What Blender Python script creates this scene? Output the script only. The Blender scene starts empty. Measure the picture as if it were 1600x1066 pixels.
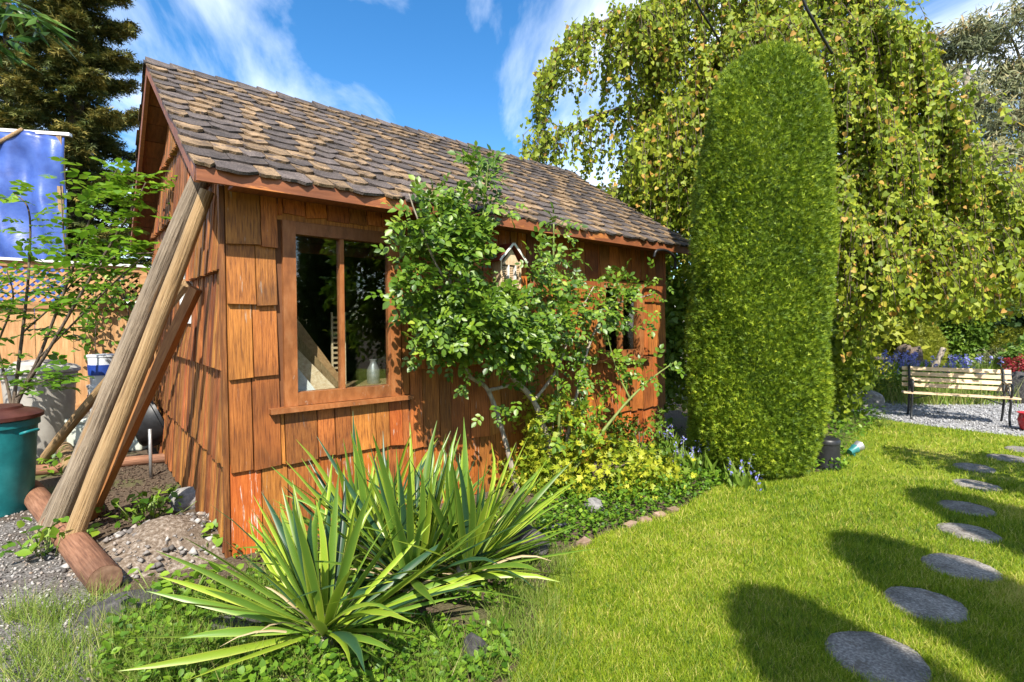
import bpy, bmesh, math, random
import numpy as np
from mathutils import Vector, Matrix

R = math.radians
scn = bpy.context.scene
col = scn.collection
rng = np.random.default_rng(7)
random.seed(7)

# ------------------------------------------------------------------ camera
EYE = 1.6
PITCH = R(2.1)
FPX = 819.0                                   # focal length in photograph pixels
cam_d = bpy.data.cameras.new("camera")
cam_d.sensor_width = 36.0
cam_d.lens = FPX / 1600 * 36
cam_d.clip_end = 1000
cam = bpy.data.objects.new("camera", cam_d)
cam.location = (0, 0, EYE)
cam.rotation_euler = (R(90) - PITCH, 0, 0)
col.objects.link(cam)
scn.camera = cam

# ------------------------------------------------------------------ sky and sun
SUN_EL = R(47)
SUN_AZ = R(175)                               # clockwise from +Y
sun_dir = Vector((math.sin(SUN_AZ) * math.cos(SUN_EL), math.cos(SUN_AZ) * math.cos(SUN_EL), math.sin(SUN_EL)))
world = bpy.data.worlds.new("World")
scn.world = world
world.use_nodes = True
wn = world.node_tree.nodes
wl = world.node_tree.links
wn.clear()
w_out = wn.new('ShaderNodeOutputWorld')
w_bg = wn.new('ShaderNodeBackground')
w_sky = wn.new('ShaderNodeTexSky')
w_sky.sky_type = 'NISHITA'
w_sky.sun_disc = False
w_sky.sun_elevation = SUN_EL
w_sky.sun_rotation = SUN_AZ
w_sky.air_density = 1.0
w_sky.dust_density = 0.4
w_sky.ozone_density = 2.0
w_tc = wn.new('ShaderNodeTexCoord')
w_sep = wn.new('ShaderNodeSeparateXYZ')
wl.new(w_tc.outputs['Generated'], w_sep.inputs[0])
w_z = wn.new('ShaderNodeMath'); w_z.operation = 'MAXIMUM'; w_z.inputs[1].default_value = 0.02
wl.new(w_sep.outputs['Z'], w_z.inputs[0])
w_za = wn.new('ShaderNodeMath'); w_za.operation = 'ADD'; w_za.inputs[1].default_value = 0.12
wl.new(w_z.outputs[0], w_za.inputs[0])
w_dx = wn.new('ShaderNodeMath'); w_dx.operation = 'DIVIDE'
w_dy = wn.new('ShaderNodeMath'); w_dy.operation = 'DIVIDE'
wl.new(w_sep.outputs['X'], w_dx.inputs[0]); wl.new(w_za.outputs[0], w_dx.inputs[1])
wl.new(w_sep.outputs['Y'], w_dy.inputs[0]); wl.new(w_za.outputs[0], w_dy.inputs[1])
w_cmb = wn.new('ShaderNodeCombineXYZ')
wl.new(w_dx.outputs[0], w_cmb.inputs[0]); wl.new(w_dy.outputs[0], w_cmb.inputs[1])
w_map = wn.new('ShaderNodeMapping')
w_map.inputs['Location'].default_value = (1.35, 0.4, 0)
w_map.inputs['Rotation'].default_value = (0, 0, R(35))
w_map.inputs['Scale'].default_value = (0.85, 0.42, 1)
wl.new(w_cmb.outputs[0], w_map.inputs[0])
w_n = wn.new('ShaderNodeTexNoise')
w_n.inputs['Scale'].default_value = 1.5
w_n.inputs['Detail'].default_value = 9
w_n.inputs['Roughness'].default_value = 0.56
w_n.inputs['Distortion'].default_value = 0.5
wl.new(w_map.outputs[0], w_n.inputs['Vector'])
w_r = wn.new('ShaderNodeValToRGB')
w_r.color_ramp.elements[0].position = 0.44; w_r.color_ramp.elements[0].color = (0, 0, 0, 1)
w_r.color_ramp.elements[1].position = 0.76; w_r.color_ramp.elements[1].color = (1, 1, 1, 1)
wl.new(w_n.outputs[0], w_r.inputs[0])
w_hs = wn.new('ShaderNodeHueSaturation')
w_hs.inputs['Saturation'].default_value = 1.35
w_hs.inputs['Value'].default_value = 1.0
wl.new(w_sky.outputs[0], w_hs.inputs['Color'])
w_mix = wn.new('ShaderNodeMix'); w_mix.data_type = 'RGBA'
wl.new(w_r.outputs[0], w_mix.inputs[0])
wl.new(w_hs.outputs[0], w_mix.inputs[6])
w_mix.inputs[7].default_value = (9.6, 9.9, 10.3, 1)
wl.new(w_mix.outputs[2], w_bg.inputs['Color'])
w_bg.inputs['Strength'].default_value = 0.12
wl.new(w_bg.outputs[0], w_out.inputs[0])

sun_d = bpy.data.lights.new("sun", 'SUN')
sun_d.energy = 5.0
sun_d.angle = R(0.5)
sun_d.color = (1.0, 0.94, 0.84)
sun = bpy.data.objects.new("sun", sun_d)
sun.rotation_euler = (-sun_dir).to_track_quat('-Z', 'Y').to_euler()
sun.location = (6, -8, 12)
col.objects.link(sun)

scn.view_settings.view_transform = 'Standard'
scn.view_settings.look = 'None'
scn.view_settings.gamma = 1
scn.view_settings.use_curve_mapping = False
scn.view_settings.exposure = 1.0

# ------------------------------------------------------------------ pixel rays
def ray(px, py):
    a, b = (px - 800) / FPX, (533 - py) / FPX
    c, s = math.cos(PITCH), math.sin(PITCH)
    return np.array([a, c + b * s, -s + b * c])
def gp(px, py, z=0.0):                        # where the pixel's ray meets height z
    d = ray(px, py)
    t = (z - EYE) / d[2]
    return np.array([d[0] * t, d[1] * t, z])
def at(px, py, Y):                            # the point of the ray at depth Y
    d = ray(px, py)
    t = Y / d[1]
    return np.array([d[0] * t, Y, EYE + d[2] * t])

# ------------------------------------------------------------------ material helpers
def new_mat(name):
    m = bpy.data.materials.new(name)
    m.use_nodes = True
    m.node_tree.nodes.clear()
    return m, m.node_tree.nodes, m.node_tree.links

def ramp(n, cols, pos=None):
    r = n.new('ShaderNodeValToRGB')
    e = r.color_ramp.elements
    k = len(cols)
    pos = pos or [i / (k - 1) for i in range(k)]
    while len(e) < k:
        e.new(0.5)
    for i in range(k):
        e[i].position = pos[i]
        e[i].color = (*cols[i], 1)
    return r

def solid(name, cols, scale=8, stretch=(1, 1, 1), rough=0.7, bump=0.2, rand=0.25, detail=5, wear=None, wear_at=0.62,
          wear_scale=3, metallic=0, pos=None, dist=0.01, hue=0.0, spec=0.4, stain=0.0, stain_scale=2.2):
    """noise-coloured solid surface; every object gets its own offset and brightness"""
    m, n, l = new_mat(name)
    out = n.new('ShaderNodeOutputMaterial')
    p = n.new('ShaderNodeBsdfPrincipled')
    p.inputs['Roughness'].default_value = rough
    p.inputs['Metallic'].default_value = metallic
    p.inputs['Specular IOR Level'].default_value = spec
    tc = n.new('ShaderNodeTexCoord')
    oi = n.new('ShaderNodeObjectInfo')
    mul = n.new('ShaderNodeMath'); mul.operation = 'MULTIPLY'; mul.inputs[1].default_value = 41.7
    l.new(oi.outputs['Random'], mul.inputs[0])
    add = n.new('ShaderNodeVectorMath'); add.operation = 'ADD'
    l.new(tc.outputs['Object'], add.inputs[0]); l.new(mul.outputs[0], add.inputs[1])
    mp = n.new('ShaderNodeMapping'); mp.inputs['Scale'].default_value = stretch
    l.new(add.outputs[0], mp.inputs[0])
    nz = n.new('ShaderNodeTexNoise')
    nz.inputs['Scale'].default_value = scale; nz.inputs['Detail'].default_value = detail
    nz.inputs['Roughness'].default_value = 0.62
    l.new(mp.outputs[0], nz.inputs['Vector'])
    pos = pos or [0.28 + 0.44 * i / (len(cols) - 1) for i in range(len(cols))]
    r = ramp(n, cols, pos)
    l.new(nz.outputs[0], r.inputs[0])
    c = r.outputs[0]
    if wear:
        nz2 = n.new('ShaderNodeTexNoise')
        nz2.inputs['Scale'].default_value = wear_scale; nz2.inputs['Detail'].default_value = 7
        nz2.inputs['Roughness'].default_value = 0.68
        mp2 = n.new('ShaderNodeMapping'); mp2.inputs['Scale'].default_value = tuple(0.35 + 0.65 * s for s in stretch)
        l.new(add.outputs[0], mp2.inputs[0]); l.new(mp2.outputs[0], nz2.inputs['Vector'])
        r2 = ramp(n, [(0, 0, 0), (1, 1, 1)], [wear_at, wear_at + 0.07])
        l.new(nz2.outputs[0], r2.inputs[0])
        mx = n.new('ShaderNodeMix'); mx.data_type = 'RGBA'
        l.new(r2.outputs[0], mx.inputs[0]); l.new(c, mx.inputs[6]); mx.inputs[7].default_value = (*wear, 1)
        c = mx.outputs[2]
    if stain:
        nz3 = n.new('ShaderNodeTexNoise'); nz3.inputs['Scale'].default_value = stain_scale; nz3.inputs['Detail'].default_value = 6
        l.new(add.outputs[0], nz3.inputs['Vector'])
        k3 = 1 - stain
        r3 = ramp(n, [(k3, k3, k3), (1, 1, 1)], [.36, .56]); l.new(nz3.outputs[0], r3.inputs[0])
        m3 = n.new('ShaderNodeMix'); m3.data_type = 'RGBA'; m3.blend_type = 'MULTIPLY'; m3.inputs[0].default_value = 1
        l.new(c, m3.inputs[6]); l.new(r3.outputs[0], m3.inputs[7]); c = m3.outputs[2]
    if rand:
        hs = n.new('ShaderNodeHueSaturation')
        mr = n.new('ShaderNodeMapRange')
        mr.inputs[3].default_value = 1 - rand; mr.inputs[4].default_value = 1 + rand
        l.new(oi.outputs['Random'], mr.inputs[0]); l.new(mr.outputs[0], hs.inputs['Value'])
        if hue:
            fr = n.new('ShaderNodeMath'); fr.operation = 'MULTIPLY'; fr.inputs[1].default_value = 7.31
            fr2 = n.new('ShaderNodeMath'); fr2.operation = 'FRACT'
            l.new(oi.outputs['Random'], fr.inputs[0]); l.new(fr.outputs[0], fr2.inputs[0])
            mh = n.new('ShaderNodeMapRange'); mh.inputs[3].default_value = 0.5 - hue; mh.inputs[4].default_value = 0.5 + hue
            l.new(fr2.outputs[0], mh.inputs[0]); l.new(mh.outputs[0], hs.inputs['Hue'])
        l.new(c, hs.inputs['Color'])
        c = hs.outputs[0]
    l.new(c, p.inputs['Base Color'])
    if bump:
        b = n.new('ShaderNodeBump'); b.inputs['Strength'].default_value = bump; b.inputs['Distance'].default_value = dist
        l.new(nz.outputs[0], b.inputs['Height']); l.new(b.outputs[0], p.inputs['Normal'])
    l.new(p.outputs[0], out.inputs[0])
    return m

def leafy(name, cols, transl=0.35, rough=0.5, pos=None, rand=0.0, spec=0.35):
    """foliage: colour picked per leaf from the mesh attribute 'rnd', with light passing through"""
    m, n, l = new_mat(name)
    out = n.new('ShaderNodeOutputMaterial')
    at_ = n.new('ShaderNodeAttribute'); at_.attribute_name = 'rnd'
    r = ramp(n, cols, pos)
    l.new(at_.outputs['Fac'], r.inputs[0])
    c = r.outputs[0]
    if rand:
        oi = n.new('ShaderNodeObjectInfo')
        hs = n.new('ShaderNodeHueSaturation')
        mr = n.new('ShaderNodeMapRange'); mr.inputs[3].default_value = 1 - rand; mr.inputs[4].default_value = 1 + rand
        l.new(oi.outputs['Random'], mr.inputs[0]); l.new(mr.outputs[0], hs.inputs['Value'])
        l.new(c, hs.inputs['Color']); c = hs.outputs[0]
    p = n.new('ShaderNodeBsdfPrincipled')
    p.inputs['Roughness'].default_value = rough
    p.inputs['Specular IOR Level'].default_value = spec
    t = n.new('ShaderNodeBsdfTranslucent')
    l.new(c, p.inputs['Base Color']); l.new(c, t.inputs['Color'])
    mx = n.new('ShaderNodeMixShader'); mx.inputs[0].default_value = transl
    l.new(p.outputs[0], mx.inputs[1]); l.new(t.outputs[0], mx.inputs[2])
    l.new(mx.outputs[0], out.inputs[0])
    return m

M = {}
M['shingle_wood'] = solid('stained_cedar', [(.11, .030, .007), (.33, .105, .019), (.46, .165, .034)], 9, (11, 11, .35), .62, .5, .28, stain=.42,
                          wear=(.34, .25, .19), wear_at=.63, wear_scale=5, hue=.010)
M['shingle_bright'] = solid('stained_cedar_orange', [(.18, .042, .006), (.36, .098, .012), (.46, .15, .025)], 8, (11, 11, .35), .6, .45, .2, stain=.3,
                            wear=(.50, .42, .34), wear_at=.59, wear_scale=6, hue=.008)
M['gable_wood'] = solid('stained_cedar_strip', [(.10, .032, .009), (.27, .095, .023), (.40, .165, .045)], 9, (9, 9, .6), .62, .4, .45, hue=.015, stain=.4)
M['trim'] = solid('trim_paint', [(.17, .055, .022), (.24, .08, .03), (.30, .105, .04)], 7, (.6, 5, 5), .55, .25, .12,
                  wear=(.50, .18, .045), wear_at=.57, wear_scale=3.2, stain=.35)
M['frame_wood'] = solid('window_frame_wood', [(.20, .066, .018), (.30, .105, .03), (.36, .15, .055)], 8, (3, 3, 1), .5, .25, .18,
                        wear=(.45, .34, .25), wear_at=.64, wear_scale=6, stain=.35)
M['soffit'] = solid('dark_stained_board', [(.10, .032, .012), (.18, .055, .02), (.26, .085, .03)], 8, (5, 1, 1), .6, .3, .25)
M['wall_core'] = solid('wall_core_board', [(.10, .04, .015), (.16, .06, .02)], 6, (1, 1, 1), .8, .1, 0)
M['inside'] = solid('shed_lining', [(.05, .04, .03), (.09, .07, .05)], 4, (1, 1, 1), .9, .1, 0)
M['roof_dark'] = solid('asphalt_granule_dark', [(.035, .028, .025), (.090, .071, .063), (.18, .145, .125)], 110, (1, 1, 1), .93, 1, .32, stain=.4, stain_scale=9,
                       wear=(.19, .145, .095), wear_at=.60, wear_scale=11, detail=3, dist=.006)
M['roof_tan'] = solid('asphalt_granule_tan', [(.11, .072, .042), (.235, .155, .085), (.36, .245, .14)], 110, (1, 1, 1), .93, 1, .25, stain=.5, stain_scale=8,
                      wear=(.085, .062, .052), wear_at=.55, wear_scale=11, detail=3, dist=.006)
M['pole_grey'] = solid('weathered_pole', [(.05, .035, .022), (.22, .165, .11), (.34, .27, .19)], 7, (11, 11, .35), .8, 1, .06, pos=[.3, .42, .7],
                       wear=(.27, .17, .085), wear_at=.57, wear_scale=3, dist=.02, stain=.25)
M['pole_tan'] = solid('peeled_pole', [(.09, .05, .022), (.29, .18, .08), (.39, .265, .135)], 7, (11, 11, .35), .75, .9, .08, pos=[.3, .42, .7], dist=.018, stain=.3)
M['pole_brown'] = solid('brown_plank', [(.19, .075, .022), (.32, .135, .04), (.42, .20, .07)], 9, (10, 10, .8), .65, .4, .1)
M['log'] = solid('treated_log', [(.11, .047, .026), (.24, .11, .058), (.33, .17, .10)], 9, (.5, 9, 9), .8, .7, .15, stain=.4,
                 wear=(.45, .33, .24), wear_at=.68, wear_scale=7)
M['log_end'] = solid('log_end_grain', [(.10, .05, .03), (.20, .11, .065), (.27, .16, .1)], 22, (1, 1, 1), .85, .5, .1)
M['fence_wood'] = solid('fence_board', [(.33, .16, .06), (.45, .24, .10), (.54, .32, .15)], 6, (6, 6, .7), .7, .3, .15)
M['fence_rail'] = solid('fence_rail_wood', [(.25, .11, .04), (.38, .19, .075), (.46, .26, .12)], 6, (1, 6, 6), .7, .3, .15)
M['white_wood'] = solid('white_painted_wood', [(.55, .53, .5), (.72, .7, .67), (.8, .79, .76)], 9, (2, 2, 2), .6, .2, .05)
M['stone'] = solid('grey_stone', [(.10, .095, .09), (.22, .21, .20), (.36, .34, .32)], 14, (1, 1, 1), .88, .8, .15, detail=8, dist=.03)
M['dark_stone'] = solid('dark_basalt', [(.02, .019, .019), (.05, .046, .046), (.12, .11, .105)], 26, (1, 1, 1), .9, .9, .15, detail=8, dist=.02)
M['step'] = solid('aggregate_concrete', [(.10, .085, .072), (.25, .225, .195), (.48, .45, .40)], 70, (1, 1, 1), .9, 1, .15, detail=8, stain=.4, stain_scale=6,
                  wear=(.16, .135, .11), wear_at=.58, wear_scale=9, dist=.014)
M['pebble'] = leafy('pebbles', [(.07, .062, .055), (.18, .16, .145), (.38, .36, .33), (.22, .16, .115)], 0, .9)
M['white_pebble'] = leafy('white_pebbles', [(.13, .13, .135), (.27, .27, .28), (.46, .46, .46)], 0, .9)
M['iron'] = solid('cast_iron', [(.012, .013, .014), (.03, .032, .034)], 30, (1, 1, 1), .38, .2, .05)
M['black'] = solid('black_plastic', [(.010, .010, .011), (.022, .022, .024)], 18, (1, 1, 1), .42, .1, .05)
M['slat'] = solid('pale_bench_slat', [(.50, .34, .19), (.66, .49, .31), (.76, .62, .44)], 7, (1, 8, 8), .55, .25, .1)
M['bin_grey'] = solid('grey_bin_plastic', [(.27, .25, .22), (.34, .32, .285), (.4, .38, .34)], 6, (1, 1, 1), .55, .08, .03)
M['bin_teal'] = solid('teal_bin_plastic', [(.005, .10, .11), (.008, .15, .16), (.02, .2, .21)], 6, (1, 1, 1), .45, .08, .03)
M['maroon'] = solid('maroon_lid_plastic', [(.04, .011, .009), (.065, .02, .015), (.10, .035, .028)], 7, (1, 1, 1), .45, .08, .03)
M['pale_box'] = solid('pale_tote_plastic', [(.36, .39, .33), (.47, .50, .43), (.55, .57, .5)], 6, (1, 1, 1), .5, .08, .03)
M['blue_band'] = solid('blue_plastic', [(.01, .03, .16), (.015, .05, .27)], 6, (1, 1, 1), .45, .05, .03)
M['bucket_white'] = solid('white_bucket_plastic', [(.5, .52, .55), (.65, .67, .7)], 6, (1, 1, 1), .45, .05, .03)
M['tarp'] = solid('blue_tarp', [(.03, .055, .20), (.045, .09, .31), (.07, .13, .38)], 3, (1, 1, 1), .38, .25, .03, dist=.05)
M['steel'] = solid('galvanised_pipe', [(.28, .28, .28), (.45, .45, .45)], 15, (1, 1, 1), .4, .1, .05, metallic=.6)
M['bark'] = solid('bark', [(.045, .03, .02), (.11, .08, .055), (.19, .15, .11)], 14, (3, 3, .7), .9, .9, .1, dist=.02)
M['cane'] = solid('grey_cane', [(.14, .11, .08), (.30, .25, .19), (.42, .37, .3)], 20, (2, 2, .6), .85, .6, .1)
M['cane_green'] = solid('green_cane', [(.10, .13, .03), (.2, .25, .06)], 14, (2, 2, .6), .7, .2, .1)
M['brick'] = solid('tan_brick', [(.18, .11, .07), (.29, .19, .13), (.37, .27, .2)], 20, (1, 1, 1), .9, .6, .2)
M['red_wood'] = solid('red_brown_timber', [(.2, .06, .025), (.34, .11, .045)], 8, (3, 3, .7), .7, .3, .1)
M['teal_plastic'] = solid('teal_lamp_plastic', [(.02, .13, .13), (.05, .24, .23)], 10, (1, 1, 1), .4, .05, .03)
M['lamp_glass'] = solid('lamp_frosted', [(.5, .53, .55), (.68, .72, .74)], 10, (1, 1, 1), .25, .05, .03)
M['red_pot'] = solid('red_enamel', [(.3, .012, .015), (.45, .02, .025)], 10, (1, 1, 1), .3, .05, .03)
M['picture'] = solid('leaning_panel_wood', [(.30, .16, .07), (.45, .27, .13)], 8, (1, 5, 5), .5, .1, .3)
M['house_wood'] = solid('insect_house_wood', [(.34, .22, .12), (.55, .40, .24), (.68, .55, .38)], 9, (4, 4, .8), .6, .3, .2)
M['roof_red'] = solid('insect_house_roof', [(.16, .03, .02), (.26, .06, .04)], 9, (1, 1, 1), .5, .1, .05)

M['grass'] = leafy('lawn_blades', [(.055, .13, .005), (.19, .29, .010), (.35, .42, .022), (.60, .52, .14)], .35, .55, [0, .35, .8, 1])
M['weed'] = leafy('weed_leaves', [(.035, .10, .008), (.11, .22, .015), (.25, .37, .03)], .35, .45)
M['rough_grass'] = leafy('long_grass', [(.09, .17, .015), (.20, .30, .035), (.42, .38, .14)], .35, .55)
M['rose_leaf'] = leafy('rose_leaves', [(.035, .09, .008), (.10, .19, .013), (.21, .31, .022), (.36, .42, .05)], .3, .42, [0, .4, .8, 1], spec=.5)
M['golden_leaf'] = leafy('golden_leaves', [(.10, .19, .012), (.34, .38, .022), (.60, .56, .05)], .35, .5)
M['thuja'] = leafy('clipped_conifer', [(.025, .062, .005), (.115, .195, .010), (.27, .36, .015), (.46, .52, .035)], .25, .6, [0, .35, .75, 1])
M['yew'] = leafy('dark_conifer', [(.02, .05, .008), (.05, .10, .014), (.10, .16, .02)], .2, .6)
M['weeping'] = leafy('heart_leaves', [(.075, .125, .010), (.22, .29, .02), (.41, .44, .035), (.55, .31, .07)], .45, .5, [0, .4, .82, 1], spec=.3)
M['spruce'] = leafy('spruce_needles', [(.03, .05, .012), (.085, .105, .022), (.22, .19, .04), (.40, .31, .07)], .15, .65, [0, .45, .8, 1])
M['elder'] = leafy('young_tree_leaves', [(.05, .13, .008), (.12, .25, .013), (.24, .38, .025)], .45, .45)
M['euca'] = leafy('grey_green_leaves', [(.09, .11, .05), (.18, .20, .09), (.30, .25, .11), (.42, .24, .09)], .25, .5, [0, .45, .85, 1])
M['hedge'] = leafy('hedge_leaves', [(.05, .11, .012), (.12, .21, .02), (.23, .31, .035)], .3, .5)
M['gold_hedge'] = leafy('golden_hedge_leaves', [(.14, .18, .015), (.27, .30, .025), (.40, .40, .05)], .3, .55)
M['dark_hedge'] = leafy('dark_hedge_leaves', [(.02, .05, .012), (.045, .09, .018), (.08, .14, .025)], .25, .5)
M['red_leaf'] = leafy('red_leaves', [(.16, .012, .018), (.30, .025, .03), (.42, .05, .05)], .3, .5)
M['flower'] = leafy('bluebell_flowers', [(.16, .17, .50), (.26, .27, .66), (.42, .42, .78)], .3, .6)
M['dry'] = leafy('dry_leaf', [(.45, .34, .19), (.62, .50, .31)], .2, .7)
M['strappy'] = leafy('strap_leaves', [(.03, .08, .014), (.06, .13, .02), (.11, .19, .03)], .3, .35)

def yucca_mat(name, mid, edge):
    return leafy(name, [mid, tuple(.6 * a + .4 * b for a, b in zip(mid, edge)), edge], .3, .38, [0, .55, 1], rand=.22, spec=.5)
M['yucca_a'] = yucca_mat('yucca_green', (.11, .21, .025), (.28, .37, .045))
M['yucca_b'] = yucca_mat('yucca_lime', (.23, .34, .025), (.46, .50, .07))
M['yucca_c'] = yucca_mat('yucca_dark', (.03, .085, .04), (.10, .18, .04))

def glass_mat():
    m, n, l = new_mat('window_glass')
    out = n.new('ShaderNodeOutputMaterial')
    t = n.new('ShaderNodeBsdfTransparent'); t.inputs[0].default_value = (.9, .93, .92, 1)
    g = n.new('ShaderNodeBsdfGlossy'); g.inputs['Roughness'].default_value = .02
    lw = n.new('ShaderNodeLayerWeight'); lw.inputs[0].default_value = .5
    pw = n.new('ShaderNodeMath'); pw.operation = 'POWER'; pw.inputs[1].default_value = 4
    l.new(lw.outputs['Facing'], pw.inputs[0])
    f = n.new('ShaderNodeMapRange'); f.inputs[3].default_value = .085; f.inputs[4].default_value = .8
    l.new(pw.outputs[0], f.inputs[0])
    mx = n.new('ShaderNodeMixShader')
    l.new(f.outputs[0], mx.inputs[0]); l.new(t.outputs[0], mx.inputs[1]); l.new(g.outputs[0], mx.inputs[2])
    l.new(mx.outputs[0], out.inputs[0])
    return m
M['glass'] = glass_mat()

def ground_mat(name, cols, scale, patch, patch_scale, bump=.6, rough=.95, fine=60):
    m, n, l = new_mat(name)
    out = n.new('ShaderNodeOutputMaterial')
    p = n.new('ShaderNodeBsdfPrincipled'); p.inputs['Roughness'].default_value = rough
    p.inputs['Specular IOR Level'].default_value = .2
    tc = n.new('ShaderNodeTexCoord')
    a = n.new('ShaderNodeTexNoise'); a.inputs['Scale'].default_value = fine; a.inputs['Detail'].default_value = 6
    b = n.new('ShaderNodeTexNoise'); b.inputs['Scale'].default_value = patch_scale; b.inputs['Detail'].default_value = 5
    for x in (a, b):
        l.new(tc.outputs['Object'], x.inputs['Vector'])
    r = ramp(n, cols, [.3 + .4 * i / (len(cols) - 1) for i in range(len(cols))])
    l.new(a.outputs[0], r.inputs[0])
    r2 = ramp(n, [(0, 0, 0), (1, 1, 1)], [.52, .66]); l.new(b.outputs[0], r2.inputs[0])
    mx = n.new('ShaderNodeMix'); mx.data_type = 'RGBA'
    l.new(r2.outputs[0], mx.inputs[0]); l.new(r.outputs[0], mx.inputs[6]); mx.inputs[7].default_value = (*patch, 1)
    l.new(mx.outputs[2], p.inputs['Base Color'])
    bp = n.new('ShaderNodeBump'); bp.inputs['Strength'].default_value = bump; bp.inputs['Distance'].default_value = .02
    l.new(a.outputs[0], bp.inputs['Height']); l.new(bp.outputs[0], p.inputs['Normal'])
    l.new(p.outputs[0], out.inputs[0])
    return m
M['soil'] = ground_mat('garden_soil', [(.04, .027, .017), (.085, .06, .04), (.15, .115, .08)], 30, (.09, .11, .03), 1.3)
M['turf'] = ground_mat('lawn_turf', [(.08, .12, .008), (.17, .21, .012), (.27, .29, .03)], 30, (.29, .27, .06), 1.1, fine=90)
M['gravel'] = ground_mat('grey_gravel', [(.05, .046, .042), (.14, .128, .115), (.29, .275, .26)], 30, (.10, .078, .06), 1.6, fine=75, bump=1)
M['pale_gravel'] = ground_mat('pale_gravel_path', [(.15, .15, .16), (.29, .29, .30), (.45, .45, .45)], 30, (.2, .195, .19), 2, fine=60, bump=.8)
M['rubble'] = ground_mat('rubble_soil', [(.085, .06, .04), (.17, .13, .095), (.30, .255, .21)], 30, (.11, .08, .055), 3, fine=45, bump=1)

# ------------------------------------------------------------------ object helpers
def tag(o, label, cat, group=None, kind=None):
    if label: o['label'] = label
    if cat: o['category'] = cat
    if group: o['group'] = group
    if kind: o['kind'] = kind
    return o

def thing(name, label, cat, loc=(0, 0, 0), rz=0, group=None):
    o = bpy.data.objects.new(name, None)
    o.empty_display_size = .1
    col.objects.link(o)
    o.location = tuple(float(x) for x in loc); o.rotation_euler = (0, 0, rz)
    return tag(o, label, cat, group)

def link(name, me, mat, parent=None, loc=None, rot=None):
    o = bpy.data.objects.new(name, me)
    if mat is not None and not me.materials:
        me.materials.append(M[mat] if isinstance(mat, str) else mat)
    col.objects.link(o)
    if parent is not None: o.parent = parent
    if loc is not None: o.location = tuple(float(x) for x in loc)
    if rot is not None: o.rotation_euler = rot
    return o

def np_mesh(name, V, F, rnd=None, smooth=False):
    me = bpy.data.meshes.new(name)
    V = np.asarray(V, dtype=np.float32); F = np.asarray(F, dtype=np.int32)
    k = F.shape[1]
    me.vertices.add(len(V)); me.vertices.foreach_set('co', V.ravel())
    me.loops.add(F.size); me.loops.foreach_set('vertex_index', F.ravel())
    me.polygons.add(len(F))
    me.polygons.foreach_set('loop_start', np.arange(0, F.size, k, dtype=np.int32))
    if smooth: me.polygons.foreach_set('use_smooth', np.ones(len(F), dtype=bool))
    if rnd is not None:
        a = me.attributes.new('rnd', 'FLOAT', 'POINT')
        a.data.foreach_set('value', np.asarray(rnd, dtype=np.float32))
    me.update(calc_edges=True)
    return me

def py_mesh(name, V, F, smooth=False, rnd=None):
    me = bpy.data.meshes.new(name)
    me.from_pydata([tuple(map(float, v)) for v in V], [], F)
    if smooth:
        for p in me.polygons: p.use_smooth = True
    if rnd is not None:
        a = me.attributes.new('rnd', 'FLOAT', 'POINT'); a.data.foreach_set('value', np.asarray(rnd, dtype=np.float32))
    me.update()
    return me

BOXF = [(0, 3, 2, 1), (4, 5, 6, 7), (0, 1, 5, 4), (1, 2, 6, 5), (2, 3, 7, 6), (3, 0, 4, 7)]
def boxv(c, s):
    x, y, z = (a / 2 for a in s)
    return [(c[0] + i * x, c[1] + j * y, c[2] + k * z) for k in (-1, 1) for i, j in ((-1, -1), (1, -1), (1, 1), (-1, 1))]

def box(name, c, s, mat, parent=None, rot=None, jit=0.0):
    V = [tuple(a + random.uniform(-jit, jit) for a in v) for v in boxv((0, 0, 0), s)]
    return link(name, py_mesh(name, V, BOXF), mat, parent, c, rot)

def span(name, lo, hi, mat, parent=None, jit=0.0):
    return box(name, [(a + b) / 2 for a, b in zip(lo, hi)], [b - a for a, b in zip(lo, hi)], mat, parent, None, jit)

def multi_box(name, boxes, mat, parent=None):
    V, F = [], []
    for lo, hi in boxes:
        b = len(V)
        V += boxv([(a + c) / 2 for a, c in zip(lo, hi)], [c - a for a, c in zip(lo, hi)])
        F += [tuple(b + i for i in f) for f in BOXF]
    return link(name, py_mesh(name, V, F), mat, parent)

def tube_vf(pts, rad, n=8, wob=0.0):
    pts = [Vector(p) for p in pts]
    V, F = [], []
    up = None
    for i, p in enumerate(pts):
        d = (pts[min(i + 1, len(pts) - 1)] - pts[max(i - 1, 0)]).normalized()
        if up is None:
            up = d.orthogonal().normalized()
        up = (up - d * up.dot(d)).normalized()
        s = d.cross(up)
        r = rad[i] if hasattr(rad, '__len__') else rad
        for k in range(n):
            a = 2 * math.pi * k / n
            q = r * (1 + random.uniform(-wob, wob))
            V.append(p + (up * math.cos(a) + s * math.sin(a)) * q)
    for i in range(len(pts) - 1):
        for k in range(n):
            F.append((i * n + k, i * n + (k + 1) % n, (i + 1) * n + (k + 1) % n, (i + 1) * n + k))
    F.append(tuple(range(n - 1, -1, -1)))
    F.append(tuple((len(pts) - 1) * n + k for k in range(n)))
    return V, F

def tube(name, pts, rad, mat, parent=None, n=8, wob=0.0, off=None):
    if off is not None: pts = [np.asarray(p) - np.asarray(off) for p in pts]
    V, F = tube_vf(pts, rad, n, wob)
    return link(name, py_mesh(name, V, F, True), mat, parent)

def tubes(name, list_pts_rad, mat, parent=None, n=6, off=None):
    V, F = [], []
    for pts, rad in list_pts_rad:
        if off is not None: pts = [np.asarray(p) - np.asarray(off) for p in pts]
        v, f = tube_vf(pts, rad, n)
        b = len(V); V += v; F += [tuple(b + i for i in q) for q in f]
    return link(name, py_mesh(name, V, F, True), mat, parent)

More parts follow.
